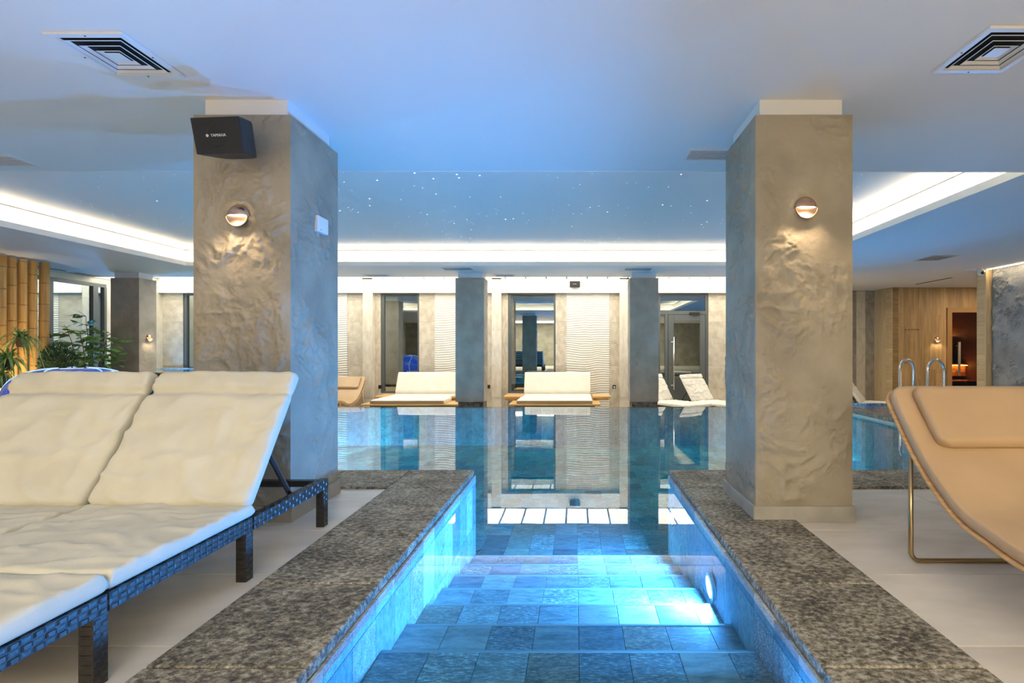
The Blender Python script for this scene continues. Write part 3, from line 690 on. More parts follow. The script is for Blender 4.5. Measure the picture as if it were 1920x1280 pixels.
# ------------------------------------------------------------------ lamps: sconces
def sconce(cx, yf, z, r, label, power, axis='y'):
    s_ = thing('wall_sconce', label, 'wall lamp', (cx, yf, z), 0, 'round copper wall lamps')
    G().lathe([(r*0.72, -0.012), (r*0.72, 0.012)], (cx, yf, z), 32, 'y').build('back_plate', M['copper'], s_, smooth=False)
    # upper hood: a quarter ball opening downwards
    g = G(); n, m = 28, 10; vs = []
    for j in range(m+1):
        a = PI/2*j/m                       # from rim (0) to front pole
        for i in range(n+1):
            b = PI*i/n
            vs.append((cx+r*math.cos(b)*math.cos(a), yf-0.012-r*0.62*math.sin(a), z+r*math.sin(b)*math.cos(a)))
    g.add(vs, [(j*(n+1)+i, j*(n+1)+i+1, (j+1)*(n+1)+i+1, (j+1)*(n+1)+i) for j in range(m) for i in range(n)])
    h = g.build('hood', M['copper'], s_, smooth=True)
    md = h.modifiers.new('thick', 'SOLIDIFY'); md.thickness = 0.003
    # lower dished reflector with rim
    g = G(); vs = []
    for j in range(m+1):
        rr = r*0.97*j/m
        for i in range(n+1):
            b = PI+PI*i/n
            vs.append((cx+rr*math.cos(b), yf-0.02-0.018*(j/m)**2, z+rr*math.sin(b)))
    g.add(vs, [(j*(n+1)+i, j*(n+1)+i+1, (j+1)*(n+1)+i+1, (j+1)*(n+1)+i) for j in range(m) for i in range(n)])
    g.build('reflector', M['copper'], s_, smooth=True)
    G().tube([(cx+r*0.97*math.cos(PI+PI*i/24), yf-0.038, z+r*0.97*math.sin(PI+PI*i/24)) for i in range(25)], 0.0035, 6).build('rim', M['copper'], s_, smooth=True)
    G().box(cx-r*0.86, cx+r*0.86, yf-0.012-r*0.30, yf-0.024, z+0.001, z+0.005).build('lens', M['sconce_led'], s_)
    ld = bpy.data.lights.new('sconce_light', 'SPOT'); ld.energy = power; ld.color = (1.0, 0.74, 0.48); ld.spot_size = math.radians(115); ld.spot_blend = 0.9; ld.shadow_soft_size = 0.015
    lo = bpy.data.objects.new('sconce_light', ld); COL.objects.link(lo); lo.parent = s_
    lo.location = (0, -0.075, -0.012); lo.rotation_euler = (math.radians(14), 0, 0)
    return s_
sconce(-2.21, 3.222, HC+(VY-406)*3.222/F, 0.074, 'round copper lamp glowing on the left speaker pillar', 9)
sconce(1.503, 3.222, HC+(VY-391)*3.222/F, 0.074, 'round copper lamp glowing on the right pillar', 9)
pS = px(1756, 636, YW-0.004); sconce(pS.x, YW-0.004, pS.z, 0.075, 'small round lamp glowing on the oak sauna wall', 9)
# the fourth one sits on the side face of the far left pillar
s4 = sconce(0, 0, 0, 0.075, 'small round lamp on the side of the pillar above the raised spa', 6)
s4.location = (-9.51, 10.87, 1.36); s4.rotation_euler = (0, 0, PI/2)

# ------------------------------------------------------------------ pool lamps
def pool_lamp(p, aim, label, power=POOL, r=0.085, col=POOLC):
    L = thing('pool_lamp', label, 'pool light', p, 0, 'underwater pool lamps')
    d_ = Vector(aim).normalized()
    q = d_.to_track_quat('Z', 'Y').to_matrix().to_4x4()
    g = G().lathe([(r*1.25, -0.01), (r*1.25, 0.012), (r, 0.016), (r, 0.004)], (0, 0, 0), 28)
    g.v = [tuple(q @ Vector(v)) for v in g.v]; g.build('rim', M['chrome'], L, local=True)
    g = G().lathe([(0.0, 0.010), (r, 0.008)], (0, 0, 0), 28); g.v = [tuple(q @ Vector(v)) for v in g.v]; g.build('lens', M['pool_lens'], L, local=True)
    ld = bpy.data.lights.new('pool_lamp_light', 'AREA'); ld.shape = 'DISK'; ld.size = r*2; ld.energy = power; ld.color = col
    lo = bpy.data.objects.new('pool_lamp_light', ld); COL.objects.link(lo); lo.parent = L
    lo.location = d_*0.02; lo.rotation_euler = d_.to_track_quat('-Z', 'Y').to_euler()
    return L
pool_lamp((CHR-0.012, 3.05, -0.36), (-1, 0.0, -0.08), 'bright underwater lamp in the right wall of the pool steps', POOL*1.0, 0.065)
pool_lamp((CHR-0.012, 4.20, -0.32), (-1, 0, 0.1), 'underwater lamp at the pool end of the steps wall', POOL*0.6, 0.065)
pool_lamp((CHR-0.012, 1.68, -0.155), (-1, 0.1, -0.1), 'underwater lamp added out of view to brighten the nearest steps', POOL*0.36, 0.055)  # extra lamp below the view, added to brighten the near steps
for (x_, y_, dx, dy, lab, k_) in ((PXL+0.01, 6.0, 1, 0, 'underwater lamp in the left pool wall, nearer one', 1.0), (PXL+0.01, 8.4, 1, 0, 'underwater lamp in the left pool wall, farther one', 1.0),
        (PXR-0.012, 9.75, -1, 0, 'underwater lamp in the right pool wall', 0.6)):
    pool_lamp((x_, y_, -0.45), (dx, dy, -0.85), lab, POOL*2.2*k_, col=MAINC)
pool_lamp((6.59, 8.0, -0.35), (-1, 0, 0), 'underwater lamp in the small spa at right', POOL*0.8)
pool_lamp((-11.2, 11.9, 0.3), (1, 0, 0), 'underwater lamp in the raised spa', POOL*0.6)

# ------------------------------------------------------------------ speakers and small wall devices
def text_mesh(txt, size, mat, name, extrude=0.0004):
    cu = bpy.data.curves.new(name, 'FONT'); cu.body = txt; cu.size = size; cu.align_x = 'CENTER'; cu.align_y = 'CENTER'; cu.extrude = extrude
    o = bpy.data.objects.new(name, cu); COL.objects.link(o)
    me = bpy.data.meshes.new_from_object(o.evaluated_get(bpy.context.evaluated_depsgraph_get())); bpy.data.objects.remove(o)
    me.materials.clear(); me.materials.append(mat); return me
def speaker(loc, rz, tilt, wid, hei, dep, label, logo):
    s_ = thing('wall_speaker', label, 'speaker', loc, 0, None, world=False)
    R = Matrix.Rotation(rz, 4, 'Z') @ Matrix.Rotation(tilt, 4, 'X')
    def put(g, name, mat, **k):
        g.v = [tuple(R @ Vector(v)) for v in g.v]; return g.build(name, mat, s_, **k)
    # body: wide front tapering back with rounded profile (plan view)
    prof = [(-1, 0), (-0.985, 0.25), (-0.9, 0.62), (-0.7, 0.9), (-0.42, 1.0), (0.42, 1.0), (0.7, 0.9), (0.9, 0.62), (0.985, 0.25), (1, 0)]
    g = G(); vs = []; n = len(prof)
    for k, (zz, sx) in enumerate(((-0.5, 0.97), (-0.42, 0.98), (0.42, 1.0), (0.5, 1.0))):
        for a, b in prof: vs.append((a*wid/2*sx, b*dep, zz*hei))
    fs = [(k*n+i, k*n+i+1, (k+1)*n+i+1, (k+1)*n+i) for k in range(3) for i in range(n-1)]
    fs += [tuple(range(n)), tuple(range(3*n, 4*n))] + [(k*n, (k+1)*n, (k+1)*n+n-1, k*n+n-1) for k in range(3)]
    g.add(vs, fs); put(g, 'cabinet', M['black'], bevel=0.004)
    g = G(); g.add([(-wid/2*0.97, -0.006, -hei/2), (wid/2*0.97, -0.006, -hei/2), (wid/2, -0.006, hei/2), (-wid/2, -0.006, hei/2), (-wid/2*0.97, 0.004, -hei/2), (wid/2*0.97, 0.004, -hei/2), (wid/2, 0.004, hei/2), (-wid/2, 0.004, hei/2)],
          [(0,1,2,3),(7,6,5,4),(0,4,5,1),(1,5,6,2),(2,6,7,3),(3,7,4,0)]); put(g, 'grille', M['grille'], bevel=0.003)
    g = G().tube([(0.3*hei*math.cos(a*PI/16), -0.0065, 0.3*hei*math.sin(a*PI/16)) for a in range(32)], 0.002, 5, closed=True); put(g, 'woofer_ring', M['black'])
    if logo:
        me = text_mesh(logo, hei*0.115, M['logo'], 'logo_text')
        o = bpy.data.objects.new('logo_text', me); COL.objects.link(o); o.parent = s_
        o.matrix_local = R @ Matrix.Translation((hei*0.05, -0.0075, 0)) @ Matrix.Rotation(PI/2, 4, 'X')
        g = G().tube([(-hei*0.29+hei*0.035*math.cos(a*PI/8), -0.0075, hei*0.035*math.sin(a*PI/8)) for a in range(16)], 0.0014, 4, closed=True)
        for a in range(3):
            an = a*PI/3+PI/6; g.tube([(-hei*0.29+hei*0.03*math.cos(an), -0.0075, hei*0.03*math.sin(an)), (-hei*0.29-hei*0.03*math.cos(an), -0.0075, -hei*0.03*math.sin(an))], 0.0012, 4)
        put(g, 'logo_emblem', M['logo'])
    g = G().tube([(0, dep*0.9, 0), (0, dep+0.06, 0)], 0.018, 10).box(-0.035, 0.035, dep+0.05, dep+0.058, -0.05, 0.05); put(g, 'bracket', M['black'])
    return s_
pS = px(408, 254, 2.93)
speaker((pS.x, 2.93, pS.z), math.radians(-4), math.radians(12), 0.305, 0.205, 0.19, 'black loudspeaker mounted high on the left pillar', 'YAMAHA')
pS = px(1078, 532.5, YF-0.32)
speaker((pS.x, YF-0.32, pS.z), 0, 0, 0.28, 0.16, 0.1, 'small black loudspeaker on the white band of the far wall', 'YAMAHA')
# sensor box on the inner side of the left pillar
xs = -2.206+0.3205
sb = thing('sensor_box', 'white plastic sensor box on the blue lit pillar side', 'sensor', (xs, 3.55, 2.0))
ya, yb = 917*1.885/(1080-588), 917*1.885/(1080-609)
zt, zb = HC+(VY-402)*ya/F, HC+(VY-432)*ya/F
G().box(xs-0.004, xs+0.028, ya+0.01, yb+0.0, zb, zt).build('case', M['whiteplast'], sb, bevel=0.004, seg=2)
G().box(xs+0.028, xs+0.030, ya+0.045, ya+0.055, zb+0.015, zb+0.02).build('indicator', M['black'], sb)
def outlet(pxx, pyy, label, plug=False, yw=None):
    yw = yw or YF-0.05
    p = px(pxx, pyy, yw); o = thing('wall_outlet', label, 'outlet', p)
    G().box(p.x-0.045, p.x+0.045, yw-0.012, yw, p.z-0.05, p.z+0.05).build('plate', M['black'], o, bevel=0.004)
    G().lathe([(0.03, 0.0), (0.03, 0.003), (0.024, 0.003), (0.022, -0.001)], (p.x, yw-0.0125, p.z), 16, 'y').build('socket', M['black'], o)
    if plug:
        G().lathe([(0.022, 0.0), (0.024, 0.03), (0.014, 0.045)], (p.x, yw-0.012, p.z-0.005), 14, 'y').build('plug', M['whiteplast'], o)
        G().tube([(p.x, yw-0.055, p.z-0.005), (p.x, yw-0.07, p.z-0.06), (p.x-0.02, yw-0.05, p.z-0.15), (p.x-0.07, yw-0.05, p.z-0.25), (p.x-0.14, yw-0.05, p.z-0.30)], 0.005, 6).build('cord', M['whiteplast'], o, smooth=True)
outlet(1151.5, 725, 'black wall outlet with white plug right of the daybed', True)
outlet(916, 724.5, 'narrow black outlet on the wall beside the far grey pillar')
outlet(712.5, 725, 'black outlet on the pilaster side next to the left window')
# hook rail
hk = thing('hook_rail', 'row of small metal coat hooks on the oak wall', 'hooks', px(1710, 617, YW-0.01))
p0, p1 = px(1697, 617, YW-0.012), px(1724, 616, YW-0.012)
G().box(p0.x, p1.x, YW-0.012, YW-0.003, p0.z-0.012, p0.z+0.008).build('rail', M['copper'], hk)
for i in range(5):
    xx = p0.x+0.03+i*(p1.x-p0.x-0.06)/4
    G().tube([(xx, YW-0.012, p0.z), (xx, YW-0.05, p0.z-0.005), (xx, YW-0.06, p0.z+0.02)], 0.007, 7).build('hook', M['chrome'], hk, smooth=True)
# dome camera at the pier
pc = px(1830, 514, 10.25)
dc = thing('security_camera', 'white dome camera under the ceiling at the oak pier', 'camera', (8.43, 10.25, ZC))
G().lathe([(0.085, 0), (0.085, -0.03), (0.05, -0.045)], (8.32, 10.3, ZC), 20).build('base', M['whiteplast'], dc)
G().lathe([(0.0, -0.15), (0.04, -0.14), (0.062, -0.115), (0.068, -0.075), (0.06, -0.04), (0.03, -0.01), (0.03, 0.0)], (8.45, 10.2, ZC), 20).build('housing', M['whiteplast'], dc, smooth=True)
G().lathe([(0.034, 0.0), (0.034, 0.02), (0.0, 0.03)], (8.44, 10.155, ZC-0.095), 16, 'y').build('lens', M['black'], dc)

# ------------------------------------------------------------------ ceiling vents
def square_diffuser(cx, cy, s_, label):
    # louvres hang below the ceiling plane: overlapping sloping rings around a centre plate
    v = thing('ceiling_diffuser', label, 'air vent', (cx, cy, ZC), 0, 'square ceiling diffusers')
    h = s_/2
    def frustum(h0, z0, h1, z1, name, mat):
        g = G(); vs = [(cx+a*h0, cy+b*h0, z0) for a, b in ((-1,-1),(1,-1),(1,1),(-1,1))]+[(cx+a*h1, cy+b*h1, z1) for a, b in ((-1,-1),(1,-1),(1,1),(-1,1))]
        g.add(vs, [(i, (i+1)%4, 4+(i+1)%4, 4+i) for i in range(4)]); return g.build(name, mat, v)
    G().box(cx-h+0.03, cx+h-0.03, cy-h+0.03, cy+h-0.03, ZC-0.003, ZC-0.0005).build('plenum', M['dark'], v)
    frustum(h, ZC-0.001, h-0.004, ZC-0.014, 'frame_edge', M['whiteplast']); frustum(h-0.004, ZC-0.014, h-0.034, ZC-0.014, 'frame', M['whiteplast']); frustum(h-0.034, ZC-0.014, h-0.044, ZC-0.004, 'frame_throat', M['whiteplast'])
    for k in range(3):
        a = h-0.050-k*0.046
        frustum(a, ZC-0.017, a-0.020, ZC-0.005, 'louvre', M['whiteplast']); frustum(a, ZC-0.017, a-0.006, ZC-0.018, 'louvre_rim', M['whiteplast'])
    a = h-0.050-2*0.046-0.026
    G().box(cx-a, cx+a, cy-a, cy+a, ZC-0.016, ZC-0.013).build('centre_plate', M['whiteplast'], v)
    for sx, sy in ((0, 1), (0, -1), (1, 0), (-1, 0)):
        G().lathe([(0.004, -0.003), (0.004, 0.0)], (cx+sx*(h-0.018), cy+sy*(h-0.018), ZC-0.014), 8).build('screw', M['black'], v)
    return v
square_diffuser(-2.594, 2.775, 0.42, 'square white ceiling diffuser at upper left above the lounger')
square_diffuser(2.345, 2.73, 0.42, 'square white ceiling diffuser at upper right corner')
def grille(x0, x1, y0, y1, label, along='x', n=6):
    v = thing('ceiling_grille', label, 'air vent', ((x0+x1)/2, (y0+y1)/2, ZC), 0, 'slatted ceiling grilles')
    f = 0.022; z = ZC-0.008
    G().box(x0, x1, y0, y0+f, z, ZC).box(x0, x1, y1-f, y1, z, ZC).box(x0, x0+f, y0+f, y1-f, z, ZC).box(x1-f, x1, y0+f, y1-f, z, ZC).build('frame', M['whiteplast'], v)
    G().box(x0+f, x1-f, y0+f, y1-f, ZC-0.002, ZC).build('plenum', M['alu'], v)
    for i in range(n):
        if along == 'x':
            yy = y0+f+(y1-y0-2*f)*(i+0.5)/n
            G().box(x0+f, x1-f, yy-0.007, yy+0.007, ZC-0.009, ZC-0.004).build('slat', M['whiteplast'], v)
        else:
            xx = x0+f+(x1-x0-2*f)*(i+0.5)/n
            G().box(xx-0.007, xx+0.007, y0+f, y1-f, ZC-0.009, ZC-0.004).build('slat', M['whiteplast'], v)
grille(0.94, 1.75, 4.07, 4.33, 'slatted ceiling grille at the left edge of the right pillar')
grille(-5.8, -4.88, 4.2, 4.46, 'slatted ceiling grille at the left picture edge', 'x', 7)
for a, l in (((-2.80, -2.15, 10.03, 10.42), 'ceiling grille just before the far pillar between the daybeds'), ((1.0, 1.6, 10.08, 10.42), 'ceiling grille just before the far pillar by the glass door'),
             ((-4.82, -4.25, 11.0, 11.3), 'ceiling grille above the left daybed window'), ((-1.86, -1.4, 11.0, 11.3), 'ceiling grille above the middle window'),
             ((1.06, 1.30, 11.15, 11.38), 'tiny ceiling grille behind the far pillar by the glass door'), ((6.36, 6.85, 8.72, 9.25), 'ceiling grille over the pool ladder'),
             ((-11.2, -10.85, 10.7, 11.3), 'ceiling grille above the ficus by the left glazing')):
    grille(*a, l, 'x', 4)
g = thing('slot_diffuser', 'thin dark slot diffuser in the ceiling near the sauna', 'air vent', (8.83, 12.1, ZC), 0)
G().box(8.80, 8.86, 11.5, 12.7, ZC-0.004, ZC).build('slot', M['dark'], g)
g = thing('slot_diffuser', 'thin dark slot diffuser in the ceiling behind the bamboo', 'air vent', (-10.95, 10.2, ZC), 0)
G().box(-10.98, -10.93, 9.9, 10.5, ZC-0.004, ZC).build('slot', M['dark'], g)

# ------------------------------------------------------------------ swept cushions
def catmull(pts, n):
    out = []
    P = [Vector(p) for p in pts]; P = [P[0]*2-P[1]]+P+[P[-1]*2-P[-2]]
    for i in range(1, len(P)-2):
        for k in range(n):
            t_ = k/n; a, b, c, d_ = P[i-1], P[i], P[i+1], P[i+2]
            out.append(0.5*((2*b)+(c-a)*t_+(2*a-5*b+4*c-d_)*t_*t_+(3*b-a-3*c+d_)*t_**3))
    out.append(P[-2]); return out
def resample(path, step):
    d_ = [0]
    for a, b in zip(path[:-1], path[1:]): d_.append(d_[-1]+(b-a).length)
    n = max(2, int(d_[-1]/step)); out = []; j = 0
    for i in range(n+1):
        s_ = d_[-1]*i/n
        while j < len(d_)-2 and d_[j+1] < s_: j += 1
        t_ = (s_-d_[j])/max(1e-9, d_[j+1]-d_[j]); out.append(path[j].lerp(path[j+1], t_))
    return out
def sweep(path2, half, thick, nx=26, r=0.03, wrinkle=0.0, seed=0, lift=0.0, ends=0.03, pinch=None, wscale=1.0, corner=0.0):
    """cushion swept along a path of (y,z); bottom of the cushion lies on the path; returns G (local coords)"""
    g = G(); P = [Vector((0, p[0], p[1])) for p in path2]; m = len(P)
    Ls = [0]
    for a, b in zip(P[:-1], P[1:]): Ls.append(Ls[-1]+(b-a).length)
    tot = Ls[-1]; rings = []
    nside = 4
    for i in range(m):
        t_ = (P[min(i+1, m-1)]-P[max(i-1, 0)]).normalized(); nr = Vector((0, -t_.z, t_.y))
        if nr.z < 0 and abs(t_.y) > 0.2: nr = -nr
        s_ = Ls[i]; e = min(s_, tot-s_)
        k = 1.0 if e >= ends else math.sqrt(max(0.02, 1-(1-e/ends)**2))
        hw = half
        if corner and e < corner: hw = half-corner*(1-math.sqrt(max(0, 1-(1-e/corner)**2)))
        th = thick*(0.25+0.75*k); off = thick*0.5*(1-k)*0.5
        pf = 0
        if pinch:
            for (sp, wd, am) in pinch: pf = max(pf, am*math.exp(-((s_-sp)/wd)**2))
        ring = []
        def pt(u, v):  # u -1..1 across, v 0..1 thickness
            x = u*hw*(1-0.02*pf)
            z = off+v*th
            c = P[i]+Vector((x, 0, 0))
            h = z
            if v > 0.5:
                h += lift*(1-u*u)*(1 if e > ends else e/ends) - pf*thick*0.55
                if wrinkle:
                    q = Vector((u*1.3*wscale+seed, s_*4.2*wscale, seed*0.7))
                    qq = q+Vector((0.0, 0.5*noise.noise(q*1.3), 0))
                    wv = (1-abs(noise.noise(Vector((qq.x*1.2, qq.y*1.9, 3.1)))*2))
                    h += wrinkle*(max(0, wv-0.35)**1.6*1.5 + 0.6*noise.noise(q*0.8)) * min(1, e/0.03)
                    wv2 = 1-abs(noise.noise(Vector((u*2.2+s_*1.5+seed, s_*6.5-u*2.0, 1.7)))*2.4); h += wrinkle*0.55*max(0, wv2-0.5)
                    h += wrinkle*0.25*noise.noise(Vector((u*6*wscale+seed, s_*9*wscale, 8)))
            return c+nr*h
        # loop: bottom row, right side, top row, left side with rounded corners
        rr = min(r, th*0.48)/hw; rv = min(r, th*0.48)/max(th, 1e-4)
        us = [-1+rr+(2-2*rr)*k_/nx for k_ in range(nx+1)]
        for u in us: ring.append(pt(u, 0))
        for a in (1, 2, 3): an = -PI/2+PI/2*a/4; ring.append(pt(1-rr+rr*math.cos(an), rv+rv*math.sin(an)))
        ring.append(pt(1, 0.5))
        for a in (1, 2, 3): an = PI/2*a/4; ring.append(pt(1-rr+rr*math.cos(an), 1-rv+rv*math.sin(an)))
        for u in reversed(us): ring.append(pt(u, 1))
        for a in (1, 2, 3): an = PI/2+PI/2*a/4; ring.append(pt(-1+rr+rr*math.cos(an), 1-rv+rv*math.sin(an)))
        ring.append(pt(-1, 0.5))
        for a in (1, 2, 3): an = PI+PI/2*a/4; ring.append(pt(-1+rr+rr*math.cos(an), rv+rv*math.sin(an)))
        rings.append(ring)
    n = len(rings[0]); vs = [v for rg in rings for v in rg]
    fs = [(i*n+k, i*n+(k+1)%n, (i+1)*n+(k+1)%n, (i+1)*n+k) for i in range(m-1) for k in range(n)]
    fs += [tuple(range(n-1, -1, -1)), tuple(range((m-1)*n, m*n))]
    g.add(vs, fs); return g
def rotg(g, loc, rz):
    c, s_ = math.cos(rz), math.sin(rz)
    g.v = [(v[0]*c-v[1]*s_+loc[0], v[0]*s_+v[1]*c+loc[1], v[2]+loc[2]) for v in g.v]; return g

# ------------------------------------------------------------------ wicker sun loungers (local: x across, y foot -> head, z up from the floor)
def weave_face(g, o, du, dv, nrm, wu, wv, cu=0.034, cv=0.0165, h=0.003):
    nu, nv = max(1, round(wu/cu)), max(1, round(wv/cv)); a, b = wu/nu, wv/nv
    for j in range(nv):
        for i in range(nu):
            hh = h if (i+j) % 2 == 0 else h*0.25
            u0, u1, v0, v1 = i*a+a*0.04, (i+1)*a-a*0.04, j*b+b*0.08, (j+1)*b-b*0.08
            q = [o+du*u0+dv*v0, o+du*u1+dv*v0, o+du*u1+dv*v1, o+du*u0+dv*v1]
            um = (u0+u1)/2
            tp = [o+du*(u0+a*0.16)+dv*(v0+b*0.12)+nrm*hh, o+du*(u1-a*0.16)+dv*(v0+b*0.12)+nrm*hh, o+du*(u1-a*0.16)+dv*(v1-b*0.12)+nrm*hh, o+du*(u0+a*0.16)+dv*(v1-b*0.12)+nrm*hh]
            g.add(q+tp, [(4,5,6,7),(0,1,5,4),(1,2,6,5),(2,3,7,6),(3,0,4,7)])
def wicker_lounger(label, group):
    L = thing('sun_lounger', label, 'sun lounger', (0,0,0), 0, group, world=False)
    X, Y, Z = Vector((1,0,0)), Vector((0,1,0)), Vector((0,0,1))
    hw = 0.40; zt = 0.30; zb = 0.237; rw = 0.05
    segs = [(0.0, 0.497), (0.503, 1.255), (1.265, 2.0)]
    for sgn in (-1, 1):
        xo = sgn*hw; xi = sgn*(hw-rw)
        for (a, b) in segs:
            r_ = G().box(min(xo, xi)+0.001, max(xo, xi)-0.001, a, b, zb, zt).build('side_rail', M['wicker'], L)
            wv = G(); weave_face(wv, Vector((xo, a, zb)), Y, Z, X*sgn, b-a, zt-zb, 0.034, 0.021); weave_face(wv, Vector((min(xo, xi), a, zt)), Y, X, Z, b-a, rw, 0.034, 0.025); weave_face(wv, Vector((min(xo, xi), a, zb)), X, Z, -Y, rw, zt-zb, 0.025, 0.021)
            wv.build('weave', M['wicker'], r_, kind='stuff')
        for y in (0.03, 0.472, 1.23, 1.968):
            lg = G().box(min(xo, xi), max(xo, xi), y-0.026, y+0.026, 0, zb).build('leg', M['wicker'], L)
            wv = G(); weave_face(wv, Vector((xo, y-0.026, 0.006)), Y, Z, X*sgn, 0.052, zb-0.01, 0.026, 0.017); weave_face(wv, Vector((min(xo, xi), y-0.026, 0.006)), X, Z, -Y, rw, zb-0.01, 0.05, 0.016, 0.002)
            wv.build('weave', M['wicker'], lg, kind='stuff')
    for y in (0.025, 1.24, 1.972):
        G().box(-hw+rw, hw-rw, y-0.02, y+0.02, zt-0.045, zt-0.006).build('cross_rail', M['wicker'], L)
    for i in range(7): G().box(-hw+rw, hw-rw, 0.12+i*0.16, 0.17+i*0.16, zt-0.03, zt-0.012).build('seat_slat', M['wicker'], L)
    # raised back frame and ratchet strut
    h0, h1 = Vector((0, 1.285, 0.315)), Vector((0, 1.715, 0.955)); dv = (h1-h0).normalized(); nb = Vector((0, dv.z, -dv.y))
    for sgn in (-1, 1):
        p = X*(sgn*(hw-0.085)); G().tube([h0+p+nb*0.02, h1+p+nb*0.02], 0.02, 6).build('back_rail', M['wicker'], L)
    for i in range(6):
        c = h0+(h1-h0)*(0.08+i*0.17); G().tube([c+X*(-hw+0.085)+nb*0.02, c+X*(hw-0.085)+nb*0.02], 0.015, 6).build('back_slat', M['wicker'], L)
    for sgn in (-1, 1):
        a = h0+(h1-h0)*0.42+X*(sgn*0.33)+nb*0.03; G().tube([a, Vector((sgn*0.33, 1.72, 0.245))], 0.014, 6).build('prop', M['black_metal'], L)
        g = G().box(sgn*0.33-0.012, sgn*0.33+0.012, 1.5, 1.97, 0.235, 0.255)
        for i in range(5): g.box(sgn*0.33-0.012, sgn*0.33+0.012, 1.55+i*0.075, 1.575+i*0.075, 0.255, 0.275)
        g.build('ratchet_bar', M['black_metal'], L)
    # cushion in three sections
    mt = []
    f = resample([Vector((0.0, zt+0.004)), Vector((0.497, zt+0.004))], 0.014)
    sweep([(p.x, p.y) for p in f], 0.405, 0.066, 30, 0.024, 0.013, 2.3, 0.006, 0.02).build('foot_cushion', M['cream'], L, smooth=True)
    f = resample([Vector((0.503, zt+0.004)), Vector((1.272, zt+0.004))], 0.014)
    sweep([(p.x, p.y) for p in f], 0.40, 0.062, 30, 0.022, 0.014, 5.1, 0.006, 0.02).build('seat_cushion', M['cream'], L, smooth=True)
    f = resample([Vector((1.262, zt+0.035)), Vector((1.70, 0.985))], 0.013)
    sweep([(p.x, p.y) for p in f], 0.397, 0.062, 30, 0.026, 0.024, 9.7, 0.010, 0.03, [(0.64, 0.022, 0.75)], 1.0, 0.04).build('back_cushion', M['cream'], L, smooth=True)
    return L
GRP = 'wicker sun loungers with cream cushions'
lo1 = wicker_lounger('dark wicker sun lounger with cream cushion in front, right one beside the coping', GRP)
lo1.location = (-2.015, 1.19, ZF)
lo2 = copy_tree(lo1); lo2.location = (-2.835, 1.19, ZF); lo2['label'] = 'cream cushioned sun lounger in front, left one at the picture edge'
FAR = [((3.92, 11.3, ZD), 0.62, 'white cushioned lounger in front of the glass door, right one'), ((2.88, 11.3, ZD), 0.62, 'white cushioned lounger partly hidden by the far pillar near the door'),
       ((8.05, 11.3, ZD), 0.95, 'white cushioned lounger beyond the spa right of the right pillar')]
FARM = {}
for l, rz, lab in FAR:
    c = copy_tree(lo1); c.location = l; c.rotation_euler = (0, 0, rz); c['label'] = lab
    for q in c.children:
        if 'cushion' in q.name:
            if q.data.name not in FARM: FARM[q.data.name] = q.data.copy(); FARM[q.data.name].materials[0] = M['cream_far']  # brighter cushion copy stands in for panel light on the far loungers
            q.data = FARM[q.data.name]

# ------------------------------------------------------------------ tan moulded chaise
def chaise(label):
    L = thing('chaise_lounge', label, 'chaise lounge', (0,0,0), 0, 'tan leather chaises', world=False)
    hw = 0.45
    ctrl = [(0.02, 0.30), (0.22, 0.37), (0.42, 0.385), (0.62, 0.33), (0.80, 0.268), (0.98, 0.252), (1.16, 0.282), (1.37, 0.345), (1.62, 0.545), (1.85, 0.832), (1.90, 0.90)]
    path = resample(catmull([Vector(c) for c in ctrl], 10), 0.02)
    pl = [(p.x, p.y) for p in path]
    sweep(pl, hw, 0.014, 8, 0.004, 0, 0, 0, 0.02, None, 1, 0.10).build('plywood_shell', M['plywood'], L, smooth=False)
    nn = []
    for i, p in enumerate(path):
        t_ = (path[min(i+1, len(path)-1)]-path[max(i-1, 0)]).normalized(); nn.append(p+Vector((-t_.y, t_.x))*0.016)
    cu = sweep([(p.x, p.y) for p in nn[1:]], hw-0.012, 0.058, 20, 0.016, 0.003, 4, 0.008, 0.03, None, 0.7, 0.10).build('cushion', M['leather'], L, smooth=True)
    # head pillow follows the back
    up = [p+(nn[i]-p)*4.6 for i, p in enumerate(path)]
    a = int(len(path)*0.80); b = len(path)-2
    pp = resample([Vector(v) for v in up[a:b]], 0.012)
    sweep([(p.x, p.y) for p in pp], hw-0.105, 0.058, 20, 0.022, 0.002, 7, 0.010, 0.035, None, 0.7, 0.06).build('head_pillow', M['leather'], L, smooth=True)
    # piping around cushion edge
    for sgn in (-1, 1):
        top = [p+(nn[i]-p)*4.35 for i, p in enumerate(path)][4:-5]
        G().tube([(sgn*(hw-0.020), p.x, p.y) for p in top], 0.0032, 5).build('piping', M['leather'], L, smooth=True)
    # tubular steel frame: two wide loops joined by a floor bar
    def loop(yb, ztop_, name):
        r_ = 0.05; x0 = hw-0.005
        pth = [(-x0, yb, ztop_), (-x0, yb, r_+0.0)]
        for k in range(1, 6): an = PI+PI/2*k/6; pth.append((-x0+r_+r_*math.cos(an), yb, 0.012+r_+r_*math.sin(an)))
        pth.append((-x0+r_, yb, 0.012)); pth.append((x0-r_, yb, 0.012))
        for k in range(1, 6): an = -PI/2+PI/2*k/6; pth.append((x0-r_+r_*math.cos(an), yb, 0.012+r_+r_*math.sin(an)))
        pth += [(x0, yb, r_+0.012), (x0, yb, ztop_)]
        G().tube(pth, 0.012, 10).build(name, M['bronze'], L, smooth=True)
    loop(1.645, 0.565, 'rear_leg_frame'); loop(0.40, 0.375, 'front_leg_frame')
    G().tube([(-0.28, 0.40, 0.375), (-0.28, 1.0, 0.244), (-0.28, 1.62, 0.535)], 0.009, 8).build('under_rail', M['bronze'], L, smooth=True)
    G().tube([(0.28, 0.40, 0.375), (0.28, 1.0, 0.244), (0.28, 1.62, 0.535)], 0.009, 8).build('under_rail', M['bronze'], L, smooth=True)
    return L
